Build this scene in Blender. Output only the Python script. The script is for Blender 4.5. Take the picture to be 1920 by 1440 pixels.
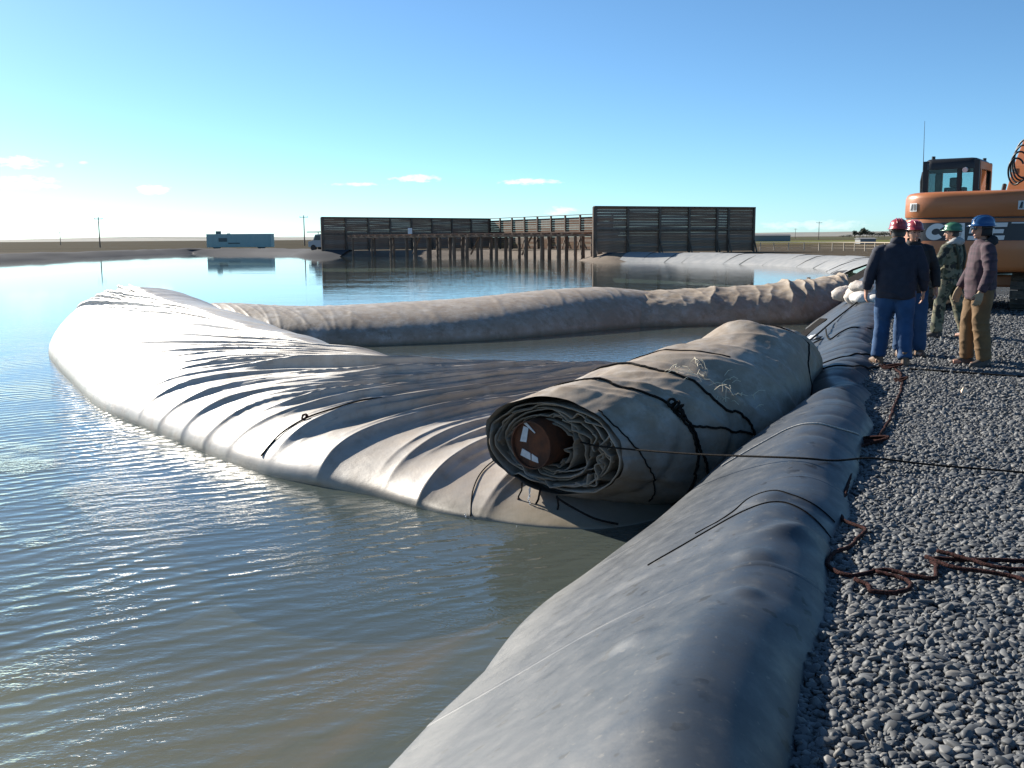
import bpy, bmesh, math, random
import numpy as np
from mathutils import Matrix, Vector, noise as mnoise

for o in list(bpy.data.objects): bpy.data.objects.remove(o)
S = bpy.context.scene
COL = S.collection
rad = math.radians

# ------------------------------------------------------------------ camera
cam = bpy.data.cameras.new('camera'); camo = bpy.data.objects.new('camera', cam); COL.objects.link(camo)
cam.sensor_width = 36.0; cam.lens = 36.0*1884/1920; cam.clip_start = 0.05; cam.clip_end = 30000
camo.matrix_world = Matrix.Translation((0, 0, 1.6)) @ Matrix.Rotation(rad(90-8.245), 4, 'X') @ Matrix.Rotation(rad(-0.4), 4, 'Z')
S.camera = camo

# ------------------------------------------------------------------ sky and sun
SUN_AZ, SUN_EL = -45.0, 26.5          # degrees, azimuth from the view axis (left is negative)
sdir = Vector((math.sin(rad(SUN_AZ))*math.cos(rad(SUN_EL)), math.cos(rad(SUN_AZ))*math.cos(rad(SUN_EL)), math.sin(rad(SUN_EL))))
W = bpy.data.worlds.new('World'); S.world = W; W.use_nodes = True
wn, wl = W.node_tree.nodes, W.node_tree.links
wn.clear()
wout = wn.new('ShaderNodeOutputWorld'); wbg = wn.new('ShaderNodeBackground'); wsky = wn.new('ShaderNodeTexSky')
wsky.sky_type = 'NISHITA'; wsky.sun_disc = False; wsky.sun_elevation = rad(SUN_EL); wsky.sun_rotation = rad(SUN_AZ)
wsky.altitude = 0; wsky.air_density = 0.62; wsky.dust_density = 0.22; wsky.ozone_density = 4.0
wbg.inputs['Strength'].default_value = 0.066
def wmath(op, a, b=None, c=None, clamp=False):
    n = wn.new('ShaderNodeMath'); n.operation = op; n.use_clamp = clamp
    for i, x in enumerate((a, b, c)):
        if x is None: continue
        if isinstance(x, (int, float)): n.inputs[i].default_value = x
        else: wl.new(x, n.inputs[i])
    return n.outputs[0]
wtc = wn.new('ShaderNodeTexCoord'); wsep = wn.new('ShaderNodeSeparateXYZ'); wl.new(wtc.outputs['Generated'], wsep.inputs[0])
waz = wmath('MULTIPLY', wmath('ARCTAN2', wsep.outputs[0], wsep.outputs[1]), 57.29578)
wel = wmath('MULTIPLY', wmath('ARCSINE', wsep.outputs[2]), 57.29578)
wcomb = wn.new('ShaderNodeCombineXYZ'); wl.new(waz, wcomb.inputs[0]); wl.new(wmath('MULTIPLY', wel, 2.6), wcomb.inputs[1])
wno = wn.new('ShaderNodeTexNoise'); wno.inputs['Scale'].default_value = 1.35; wno.inputs['Detail'].default_value = 7; wno.inputs['Roughness'].default_value = 0.62
wl.new(wcomb.outputs[0], wno.inputs['Vector'])
wnz = wmath('SUBTRACT', wno.outputs['Fac'], 0.5)
# small fair-weather clouds low over the horizon: azimuth, elevation, half width, half height, density
CLOUDS = [(-25.6, 3.95, 1.5, .36, 1.0), (-25.4, 2.95, 1.9, .42, .8), (-19.3, 2.7, 1.05, .30, 1.0), (-5.3, 3.33, 1.6, .24, 1.0), (-8.5, 3.02, 1.7, .12, .8),
          (.97, 3.13, 2.0, .20, 1.0), (-22.6, 4.0, .28, .11, .6), (-23.7, 3.85, .3, .15, .5), (2.8, 1.5, 1.0, .3, .6), (-25, .7, 4.5, .45, .5), (-14.6, .55, 5.0, .35, .7),
          (-34, 3.4, 2.2, .4, 1.0), (-41, 5.2, 2.6, .5, 1.0), (31, 3.0, 2.0, .3, .8), (44, 4.2, 2.5, .4, .9), (-62, 4.0, 3.0, .5, 1.0), (16.5, .6, 3.5, .3, .35), (24, .9, 2.6, .28, .35)]
wacc = None
for a0, e0, wa, we, dn in CLOUDS:
    dx = wmath('DIVIDE', wmath('SUBTRACT', waz, a0), wa); dy = wmath('DIVIDE', wmath('SUBTRACT', wel, e0), we)
    r2 = wmath('ADD', wmath('MULTIPLY', dx, dx), wmath('MULTIPLY', dy, dy))
    m = wmath('MULTIPLY', wmath('MULTIPLY', wmath('ADD', wmath('SUBTRACT', 0.8, r2), wmath('MULTIPLY', wnz, 3.6)), 1.1, clamp=True), dn)
    wacc = m if wacc is None else wmath('MAXIMUM', wacc, m)
wtint = wn.new('ShaderNodeMix'); wtint.data_type = 'RGBA'; wtint.blend_type = 'MULTIPLY'; wtint.inputs[0].default_value = 1.0; wl.new(wsky.outputs[0], wtint.inputs[6]); wtint.inputs[7].default_value = (.90, 1.14, 1.14, 1)   # cool camera white balance
wmix = wn.new('ShaderNodeMix'); wmix.data_type = 'RGBA'
wl.new(wmath('MULTIPLY', wacc, 0.85), wmix.inputs[0]); wl.new(wtint.outputs[2], wmix.inputs[6]); wmix.inputs[7].default_value = (10.0, 10.1, 10.2, 1)
wl.new(wmix.outputs[2], wbg.inputs['Color']); wl.new(wbg.outputs[0], wout.inputs[0])

sun = bpy.data.lights.new('sun', 'SUN'); suno = bpy.data.objects.new('sun', sun); COL.objects.link(suno)
sun.energy = 5.0; sun.angle = rad(0.53); sun.color = (1.0, 0.93, 0.82)
suno.rotation_euler = sdir.to_track_quat('Z', 'Y').to_euler()

S.view_settings.view_transform = 'Standard'; S.view_settings.look = 'None'; S.view_settings.exposure = 1.05; S.view_settings.gamma = 1.0
S.view_settings.use_curve_mapping = False
S.cycles.max_bounces = 6; S.cycles.diffuse_bounces = 3; S.cycles.glossy_bounces = 4; S.cycles.transmission_bounces = 4; S.cycles.transparent_max_bounces = 8
S.render.resolution_x = 1024; S.render.resolution_y = 768

# ------------------------------------------------------------------ material helpers
def mat(name, color=(.5, .5, .5), rough=.7, metal=0.0, spec=0.5, color2=None, nscale=4.0, ndetail=5, contrast=(.35, .65), bump=0.0, bscale=30.0, bdist=.01, stretch=(1, 1, 1), rvar=0.0, coat=0.0, space='Object'):
    m = bpy.data.materials.new(name); m.use_nodes = True
    nt = m.node_tree; n, l = nt.nodes, nt.links
    b = n['Principled BSDF']
    b.inputs['Roughness'].default_value = rough; b.inputs['Metallic'].default_value = metal
    b.inputs['Specular IOR Level'].default_value = spec; b.inputs['Coat Weight'].default_value = coat
    b.inputs['Base Color'].default_value = (*color, 1)
    tc = n.new('ShaderNodeTexCoord'); mp = n.new('ShaderNodeMapping'); mp.inputs['Scale'].default_value = stretch
    l.new(tc.outputs[space], mp.inputs[0])
    if color2 is not None:
        no = n.new('ShaderNodeTexNoise'); no.inputs['Scale'].default_value = nscale; no.inputs['Detail'].default_value = ndetail
        l.new(mp.outputs[0], no.inputs['Vector'])
        mr = n.new('ShaderNodeMapRange'); mr.inputs[1].default_value, mr.inputs[2].default_value = contrast
        l.new(no.outputs['Fac'], mr.inputs[0])
        mx = n.new('ShaderNodeMix'); mx.data_type = 'RGBA'; l.new(mr.outputs[0], mx.inputs[0])
        mx.inputs[6].default_value = (*color, 1); mx.inputs[7].default_value = (*color2, 1)
        l.new(mx.outputs[2], b.inputs['Base Color'])
        if rvar:
            mr2 = n.new('ShaderNodeMapRange'); l.new(no.outputs['Fac'], mr2.inputs[0]); mr2.inputs[1].default_value = .3; mr2.inputs[2].default_value = .7
            mr2.inputs[3].default_value = rough-rvar; mr2.inputs[4].default_value = rough+rvar; l.new(mr2.outputs[0], b.inputs['Roughness'])
    if bump:
        nb = n.new('ShaderNodeTexNoise'); nb.inputs['Scale'].default_value = bscale; nb.inputs['Detail'].default_value = 4
        l.new(mp.outputs[0], nb.inputs['Vector'])
        bp = n.new('ShaderNodeBump'); bp.inputs['Strength'].default_value = bump; bp.inputs['Distance'].default_value = bdist
        l.new(nb.outputs['Fac'], bp.inputs['Height']); l.new(bp.outputs[0], b.inputs['Normal'])
    return m

class NT:
    """small helper to wire shader nodes"""
    def __init__(s, m): s.t = m.node_tree; s.n = s.t.nodes; s.l = s.t.links
    def put(s, sock, x):
        if isinstance(x, (int, float)): sock.default_value = x
        elif isinstance(x, (tuple, list)): sock.default_value = (*x, 1) if len(sock.default_value) == 4 and len(x) == 3 else x
        else: s.l.new(x, sock)
    def math(s, op, a, b=None, c=None, clamp=False):
        n = s.n.new('ShaderNodeMath'); n.operation = op; n.use_clamp = clamp
        for i, x in enumerate((a, b, c)):
            if x is not None: s.put(n.inputs[i], x)
        return n.outputs[0]
    def noise(s, vec, scale, detail=4, rough=.5, dist=0.0):
        n = s.n.new('ShaderNodeTexNoise'); s.put(n.inputs['Vector'], vec); n.inputs['Scale'].default_value = scale; n.inputs['Detail'].default_value = detail
        n.inputs['Roughness'].default_value = rough; n.inputs['Distortion'].default_value = dist
        return n.outputs['Fac']
    def mapping(s, vec, scale=(1, 1, 1), rot=(0, 0, 0), loc=(0, 0, 0)):
        n = s.n.new('ShaderNodeMapping'); s.put(n.inputs[0], vec); n.inputs['Scale'].default_value = scale; n.inputs['Rotation'].default_value = rot; n.inputs['Location'].default_value = loc
        return n.outputs[0]
    def range(s, x, a, b, c=0.0, d=1.0, smooth=False):
        n = s.n.new('ShaderNodeMapRange'); s.put(n.inputs[0], x)
        if smooth: n.interpolation_type = 'SMOOTHSTEP'
        for i, v in enumerate((a, b, c, d)): n.inputs[1+i].default_value = v
        return n.outputs[0]
    def mix(s, f, a, b):
        n = s.n.new('ShaderNodeMix'); n.data_type = 'RGBA'; s.put(n.inputs[0], f); s.put(n.inputs[6], a); s.put(n.inputs[7], b)
        return n.outputs[2]
    def bump(s, h, strength, dist, normal=None):
        n = s.n.new('ShaderNodeBump'); n.inputs['Strength'].default_value = strength; n.inputs['Distance'].default_value = dist; s.put(n.inputs['Height'], h)
        if normal is not None: s.l.new(normal, n.inputs['Normal'])
        return n.outputs[0]
    def pos(s):
        return s.n.new('ShaderNodeNewGeometry').outputs['Position']
    def sep(s, v):
        n = s.n.new('ShaderNodeSeparateXYZ'); s.l.new(v, n.inputs[0]); return n.outputs

# ------------------------------------------------------------------ mesh helpers
def tag(o, label=None, cat=None, group=None, kind=None):
    if label: o['label'] = label
    if cat: o['category'] = cat
    if group: o['group'] = group
    if kind: o['kind'] = kind
    return o
def link(name, me, m=None, parent=None, smooth=False, world=False):
    o = bpy.data.objects.new(name, me); COL.objects.link(o)
    if m is not None and not me.materials: me.materials.append(m)
    if smooth: me.polygons.foreach_set('use_smooth', [True]*len(me.polygons))
    if parent is not None:
        o.parent = parent
        if world: o.matrix_parent_inverse = parent.matrix_basis.inverted()
    return o
def empty(name, loc=(0, 0, 0), rz=0.0, parent=None):
    o = bpy.data.objects.new(name, None); COL.objects.link(o); o.location = loc; o.rotation_euler = (0, 0, rz); o.empty_display_size = .1
    o.matrix_basis = Matrix.Translation(loc) @ Matrix.Rotation(rz, 4, 'Z')
    if parent is not None: o.parent = parent
    return o
def gridmesh(name, P, m, parent=None, closed_u=False, closed_v=False, smooth=True, world=False, flip=False):
    """P: array (nu, nv, 3) -> quad grid"""
    nu, nv = P.shape[:2]
    idx = np.arange(nu*nv).reshape(nu, nv)
    iu = np.arange(nu if closed_u else nu-1); iv = np.arange(nv if closed_v else nv-1)
    A = idx[np.ix_(iu, iv)]; B = idx[np.ix_((iu+1) % nu, iv)]; C = idx[np.ix_((iu+1) % nu, (iv+1) % nv)]; D = idx[np.ix_(iu, (iv+1) % nv)]
    q = np.stack([A, B, C, D] if not flip else [A, D, C, B], -1).reshape(-1, 4)
    me = bpy.data.meshes.new(name)
    me.vertices.add(nu*nv); me.vertices.foreach_set('co', np.ascontiguousarray(P, dtype=np.float32).ravel())
    me.loops.add(q.size); me.loops.foreach_set('vertex_index', q.ravel().astype(np.int32))
    me.polygons.add(len(q)); me.polygons.foreach_set('loop_start', np.arange(0, q.size, 4, dtype=np.int32)); me.polygons.foreach_set('loop_total', np.full(len(q), 4, dtype=np.int32))
    me.update(calc_edges=True); me.validate()
    return link(name, me, m, parent, smooth, world)
class MB:
    def __init__(s): s.v = []; s.f = []
    def add(s, vs, fs):
        k = len(s.v); s.v += [tuple(v) for v in vs]; s.f += [tuple(i+k for i in f) for f in fs]; return s
    def box(s, c, size, rot=None, taper=None):
        x, y, z = size[0]/2, size[1]/2, size[2]/2
        tx, ty = taper if taper else (1, 1)
        vs = [Vector(p) for p in ((-x, -y, -z), (x, -y, -z), (x, y, -z), (-x, y, -z), (-x*tx, -y*ty, z), (x*tx, -y*ty, z), (x*tx, y*ty, z), (-x*tx, y*ty, z))]
        if rot is not None: vs = [rot @ v for v in vs]
        return s.add([v+Vector(c) for v in vs], [(0, 3, 2, 1), (4, 5, 6, 7), (0, 1, 5, 4), (1, 2, 6, 5), (2, 3, 7, 6), (3, 0, 4, 7)])
    def beam(s, p0, p1, w, h, up=(0, 0, 1)):
        p0, p1 = Vector(p0), Vector(p1); d = (p1-p0); L = d.length; d.normalize()
        u = Vector(up); r = d.cross(u)
        if r.length < 1e-4: r = d.cross(Vector((1, 0, 0)))
        r.normalize(); u = r.cross(d)
        R = Matrix((r, d, u)).transposed()
        return s.box((p0+p1)/2, (w, L, h), R)
    def tube(s, pts, r, n=8, caps=True):
        pts = [Vector(p) for p in pts]; rs = r if isinstance(r, (list, tuple)) else [r]*len(pts)
        rings = []; prev = None
        for i, p in enumerate(pts):
            d = (pts[min(i+1, len(pts)-1)]-pts[max(i-1, 0)]).normalized()
            if prev is None:
                a = d.cross(Vector((0, 0, 1)));  a = a if a.length > .05 else d.cross(Vector((1, 0, 0)))
            else: a = prev - d*prev.dot(d)
            a.normalize(); prev = a; b = d.cross(a)
            rings.append([p+(a*math.cos(t)+b*math.sin(t))*rs[i] for t in (2*math.pi*k/n for k in range(n))])
        return s.loft(rings, caps)
    def loft(s, rings, caps=True):
        n = len(rings[0]); vs = [v for r in rings for v in r]; fs = []
        for i in range(len(rings)-1):
            for k in range(n):
                fs.append((i*n+k, i*n+(k+1) % n, (i+1)*n+(k+1) % n, (i+1)*n+k))
        if caps: fs.append(tuple(reversed(range(n)))); fs.append(tuple((len(rings)-1)*n+k for k in range(n)))
        return s.add(vs, fs)
    def prism(s, poly, origin, ux, uy, depth):
        """extrude a 2D polygon (in the ux, uy plane) by depth vector"""
        o, ux, uy, dv = Vector(origin), Vector(ux), Vector(uy), Vector(depth); n = len(poly)
        a = [o+ux*x+uy*y for x, y in poly]
        return s.add(a+[p+dv for p in a], [tuple(reversed(range(n))), tuple(range(n, 2*n))]+[(k, (k+1) % n, n+(k+1) % n, n+k) for k in range(n)])
    def mesh(s, name):
        me = bpy.data.meshes.new(name); me.from_pydata(s.v, [], s.f); me.validate()
        bm = bmesh.new(); bm.from_mesh(me); bmesh.ops.recalc_face_normals(bm, faces=bm.faces); bm.to_mesh(me); bm.free()
        me.update(); return me
    def build(s, name, m, parent=None, smooth=False, bevel=0.0, world=False, auto=None):
        me = s.mesh(name)
        if bevel:
            bm = bmesh.new(); bm.from_mesh(me)
            es = [e for e in bm.edges if len(e.link_faces) == 2 and e.calc_face_angle(0) > .5]
            bmesh.ops.bevel(bm, geom=es, offset=bevel, segments=2, profile=.7, affect='EDGES', clamp_overlap=True); bm.to_mesh(me); bm.free()
        o = link(name, me, m, parent, smooth or bool(auto), world)
        if auto: me.set_sharp_from_angle(angle=rad(auto))
        return o

rng = np.random.default_rng(7)
_perm = rng.random((64, 64, 64)).astype(np.float32)
def vnoise(x, y, z=0.0):
    """smooth value noise in [-1, 1]"""
    x, y, z = np.broadcast_arrays(np.asarray(x, float), np.asarray(y, float), np.asarray(z, float))
    xi, yi, zi = np.floor(x).astype(int), np.floor(y).astype(int), np.floor(z).astype(int)
    fx, fy, fz = x-xi, y-yi, z-zi
    fx, fy, fz = [t*t*(3-2*t) for t in (fx, fy, fz)]
    r = 0
    for a in (0, 1):
        for b in (0, 1):
            for c in (0, 1):
                r = r + _perm[(xi+a) % 64, (yi+b) % 64, (zi+c) % 64]*(fx if a else 1-fx)*(fy if b else 1-fy)*(fz if c else 1-fz)
    return r*2-1
def fbm(x, y, z=0.0, o=4):
    r = 0; a = 1.0; s = 1.0; n = 0
    for i in range(o): r = r+a*vnoise(x*s+i*7.3, y*s+i*3.1, z*s+i*5.7); n += a; a *= .5; s *= 2.03
    return r/n
def crom(P, n):
    """Catmull-Rom resample of control points (k, d) to n samples, uniform in control index"""
    P = np.asarray(P, float); k = len(P); t = np.linspace(0, k-1, n); i = np.clip(t.astype(int), 0, k-2); f = (t-i)[:, None]
    p0 = P[np.clip(i-1, 0, k-1)]; p1 = P[i]; p2 = P[i+1]; p3 = P[np.clip(i+2, 0, k-1)]
    return .5*((2*p1)+(-p0+p2)*f+(2*p0-5*p1+4*p2-p3)*f**2+(-p0+3*p1-3*p2+p3)*f**3)
def gnormals(P):
    du = np.gradient(P, axis=0); dv = np.gradient(P, axis=1); n = np.cross(du, dv); return n/np.maximum(np.linalg.norm(n, axis=-1, keepdims=True), 1e-9)
def sstep(a, b, x):
    t = np.clip((x-a)/(b-a), 0, 1); return t*t*(3-2*t)

WZ = -0.70                                     # water level; gravel is z = 0
E0 = np.array([.88, 2.86]); BD = np.array([.3535, .9354]); BN = np.array([.9354, -.3535])
def bp(t, s): return E0+BD*t+BN*s              # berm coordinates: t along the bank, s across (0 = gravel edge, negative = water)

# ------------------------------------------------------------------ materials of the setting
def m_ground():
    m = bpy.data.materials.new('ground'); m.use_nodes = True; k = NT(m); b = k.n['Principled BSDF']; p = k.pos(); s = k.sep(p)
    # distance to the right of the near bank (gravel apron) and general distance
    sc = k.math('ADD', k.math('MULTIPLY', k.math('SUBTRACT', s[0], float(E0[0])), float(BN[0])), k.math('MULTIPLY', k.math('SUBTRACT', s[1], float(E0[1])), float(BN[1])))
    n1 = k.noise(p, .08, 4); n2 = k.noise(p, .9, 5, .6); n3 = k.noise(p, 14, 5, .7)
    v = k.n.new('ShaderNodeTexVoronoi'); v.inputs['Scale'].default_value = 26; k.l.new(k.mapping(p, (1, 1, .2)), v.inputs['Vector'])
    vc = k.sep(v.outputs['Color'])[0]
    grav = k.mix(k.range(vc, 0, 1), (.030, .034, .039), (.10, .107, .114))
    grav = k.mix(k.range(n2, .45, .75), grav, (.062, .064, .065))
    dirt = k.mix(k.range(n2, .35, .7), (.070, .056, .041), (.11, .088, .066))
    dirt = k.mix(k.range(n3, .4, .7, 0, .6), dirt, (.06, .056, .04))
    # fields in the distance: strips with wandering edges
    yy = k.math('ADD', s[1], k.math('MULTIPLY', k.math('SUBTRACT', n1, .5), 60))
    nf = k.noise(k.mapping(p, (.004, .03, 1)), 1.0, 4)
    stub = k.mix(k.range(nf, .4, .6), (.075, .06, .036), (.105, .084, .05))
    green = k.mix(k.range(n1, .4, .65), (.11, .125, .042), (.165, .155, .058))
    far = k.mix(k.range(yy, 235, 245), stub, green)
    far = k.mix(k.range(yy, 400, 410), far, (.085, .075, .047)); far = k.mix(k.range(yy, 600, 640), far, (.085, .092, .05)); far = k.mix(k.range(yy, 1000, 1100), far, (.10, .09, .062))
    leftf = k.mix(k.range(k.noise(k.mapping(p, (.006, .05, 1)), 1.0, 3), .35, .65), (.046, .039, .025), (.068, .057, .037))
    far = k.mix(k.range(s[0], -8, 2), leftf, far)
    c = k.mix(k.range(s[1], 150, 175), dirt, far)
    isg = k.math('MULTIPLY', k.range(k.math('ADD', s[1], k.math('MULTIPLY', n2, 8)), 74, 66), k.range(k.math('ADD', sc, k.math('MULTIPLY', n2, 6)), 26, 20))
    c = k.mix(isg, c, grav)
    k.l.new(c, b.inputs['Base Color']); b.inputs['Roughness'].default_value = 1.0; b.inputs['Specular IOR Level'].default_value = .02
    h = k.math('ADD', k.math('MULTIPLY', k.math('SUBTRACT', .6, v.outputs['Distance']), isg), k.math('MULTIPLY', n3, .5))
    k.l.new(k.bump(h, .9, .03), b.inputs['Normal'])
    return m
def m_liner():
    m = bpy.data.materials.new('liner_membrane'); m.use_nodes = True; k = NT(m); b = k.n['Principled BSDF']; p = k.pos(); s = k.sep(p)
    n1 = k.noise(p, 1.1, 5, .6); n2 = k.noise(p, 7, 6, .65); n3 = k.noise(p, 55, 3, .6)
    c = k.mix(k.range(n1, .35, .65), (.025, .031, .039), (.042, .048, .056))
    # dusty patches and small dried-mud flecks
    c = k.mix(k.range(n2, .56, .72, 0, .55), c, (.072, .076, .080))
    fl = k.noise(p, 9.5, 2, .5); c = k.mix(k.math('MULTIPLY', k.range(fl, .645, .67), k.range(n1, .42, .52)), c, (.014, .014, .013))
    fine = k.noise(k.mapping(p, (1, 1, 1)), 30, 2); c = k.mix(k.range(fine, .68, .72, 0, .7), c, (.10, .095, .085))
    # pale band just above the water, brown sediment under it
    wl_ = k.math('ADD', s[2], k.math('MULTIPLY', k.math('SUBTRACT', n2, .5), .05))
    band = k.math('MULTIPLY', k.range(wl_, WZ-.02, WZ+.03), k.range(wl_, WZ+.26, WZ+.10))
    c = k.mix(k.math('MULTIPLY', band, .5), c, (.13, .128, .12))
    sed = k.mix(k.range(k.noise(p, 2.2, 4), .35, .65), (.42, .225, .085), (.22, .145, .07))
    c = k.mix(k.math('MULTIPLY', k.range(wl_, WZ-.24, WZ-.50), .9), c, sed)
    c = k.mix(k.range(s[2], -1.15, -2.5), c, (.07, .073, .053))
    k.l.new(c, b.inputs['Base Color'])
    k.l.new(k.range(n2, .3, .7, .38, .56), b.inputs['Roughness']); b.inputs['Specular IOR Level'].default_value = .5
    h = k.math('ADD', k.math('MULTIPLY', n2, .6), k.math('MULTIPLY', n3, .12))
    k.l.new(k.bump(h, .16, .012), b.inputs['Normal'])
    return m
def m_water():
    m = bpy.data.materials.new('pond_water'); m.use_nodes = True; k = NT(m); k.n.remove(k.n['Principled BSDF']); out = k.n['Material Output']
    p = k.pos(); s = k.sep(p)
    flat = k.mapping(p, (1, 1, 0))
    # long-crested ripples in the near pond (crests run to the right and away)
    ang = math.atan2(.57, .82)
    w1 = k.n.new('ShaderNodeTexWave'); w1.wave_type = 'BANDS'; w1.bands_direction = 'Y'; w1.wave_profile = 'SIN'
    k.l.new(k.mapping(flat, (1, 1, 0), (0, 0, -ang)), w1.inputs['Vector']); w1.inputs['Scale'].default_value = 1.45; w1.inputs['Distortion'].default_value = 8; w1.inputs['Detail'].default_value = 3; w1.inputs['Detail Scale'].default_value = .55; w1.inputs['Detail Roughness'].default_value = .55
    ang2 = .12
    w2 = k.n.new('ShaderNodeTexWave'); w2.wave_type = 'BANDS'; w2.bands_direction = 'Y'; w2.wave_profile = 'SIN'
    k.l.new(k.mapping(flat, (1, 1, 0), (0, 0, -ang2)), w2.inputs['Vector']); w2.inputs['Scale'].default_value = 2.6; w2.inputs['Distortion'].default_value = 10; w2.inputs['Detail'].default_value = 3; w2.inputs['Detail Scale'].default_value = .45
    nst = k.noise(k.mapping(flat, (1.0, 2.6, 0), (0, 0, -.25)), 3.2, 3, .55)
    nfi = k.noise(k.mapping(flat, (1.0, 2.2, 0), (0, 0, -.2)), 11, 2, .5)
    nbig = k.noise(k.mapping(flat, (.35, 1.0, 0)), .35, 3, .5)
    near = k.range(s[1], 30, 14, 0, 1)
    pool = k.math('MULTIPLY', k.range(s[1], 10.5, 12.5), k.math('MULTIPLY', k.range(s[1], 27.5, 26), k.range(k.math('ADD', s[0], k.math('MULTIPLY', k.math('SUBTRACT', s[1], 21.0), .35)), -4.2, -3.0)))
    patch = k.range(k.noise(flat, .55, 3, .55), .36, .64, .25, 1.1)
    rip = k.math('MULTIPLY', k.math('MULTIPLY', k.math('ADD', k.math('MULTIPLY', k.math('POWER', w1.outputs['Fac'], 1.8), .50), k.math('MULTIPLY', w2.outputs['Fac'], .17)), patch), k.math('MULTIPLY', near, k.math('SUBTRACT', 1, pool)))
    mid = k.math('ADD', k.math('MULTIPLY', nst, .55), k.math('MULTIPLY', nfi, .16))
    # the far pond: calm in the lee on the left, ruffled streaks in front of the timber walls
    farst = k.noise(k.mapping(flat, (.55, 1.7, 0)), 1.3, 3, .5)
    ruff = k.math('MULTIPLY', k.range(s[1], 30, 40), k.math('MULTIPLY', k.range(s[1], 120, 96), k.range(k.math('ADD', k.math('DIVIDE', s[0], s[1]), k.math('MULTIPLY', k.math('SUBTRACT', nbig, .5), .25)), -.24, -.10)))
    calm = k.range(s[1], 45, 24, .06, 1.0)
    h = k.math('ADD', rip, k.math('MULTIPLY', mid, k.math('MULTIPLY', calm, k.math('ADD', .75, k.math('MULTIPLY', pool, .6)))))
    h = k.math('ADD', h, k.math('MULTIPLY', k.math('MULTIPLY', farst, ruff), 1.0))
    spk = k.math('MULTIPLY', k.math('MULTIPLY', k.noise(k.mapping(flat, (1.0, 1.5, 0), (0, 0, -.3)), 16, 2, .6), k.range(s[1], 16, 9)), k.range(k.noise(flat, .8, 3), .46, .62, .10, 1.0))
    h = k.math('ADD', h, k.math('MULTIPLY', spk, .75))
    gust = k.math('MULTIPLY', k.math('MULTIPLY', k.range(k.noise(k.mapping(flat, loc=(3, 9, 0)), .9, 2), .50, .58), k.range(s[1], 12.5, 10.5)), k.range(k.math('ADD', s[0], k.math('MULTIPLY', s[1], .40)), .3, -.9))
    h = k.math('ADD', h, k.math('MULTIPLY', k.math('MULTIPLY', k.noise(k.mapping(flat, (1.0, 1.4, 0), (0, 0, .2)), 13, 2, .6), gust), 2.4))
    nrm = k.bump(h, 1.0, .0105)
    gl = k.n.new('ShaderNodeBsdfGlossy'); gl.inputs['Roughness'].default_value = .035; gl.inputs['Color'].default_value = (1, 1, 1, 1); k.l.new(nrm, gl.inputs['Normal'])
    tr = k.n.new('ShaderNodeBsdfTransparent'); tr.inputs['Color'].default_value = (.68, .66, .52, 1)
    df = k.n.new('ShaderNodeBsdfDiffuse'); k.l.new(k.mix(k.range(nbig, .35, .65), (.092, .118, .108), (.106, .118, .100)), df.inputs['Color'])
    body = k.n.new('ShaderNodeMixShader'); body.inputs[0].default_value = .60; k.l.new(tr.outputs[0], body.inputs[1]); k.l.new(df.outputs[0], body.inputs[2])
    dot = k.n.new('ShaderNodeVectorMath'); dot.operation = 'DOT_PRODUCT'; k.l.new(nrm, dot.inputs[0]); k.l.new(k.n.new('ShaderNodeNewGeometry').outputs['Incoming'], dot.inputs[1])
    fres = k.math('ADD', .02, k.math('MULTIPLY', .98, k.math('POWER', k.math('SUBTRACT', 1.0, k.math('ABSOLUTE', dot.outputs['Value']), clamp=True), 5.0)))   # water reflectance, the same from both sides
    mx = k.n.new('ShaderNodeMixShader'); k.l.new(fres, mx.inputs[0]); k.l.new(body.outputs[0], mx.inputs[1]); k.l.new(gl.outputs[0], mx.inputs[2])
    k.l.new(mx.outputs[0], out.inputs['Surface'])
    return m
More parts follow.
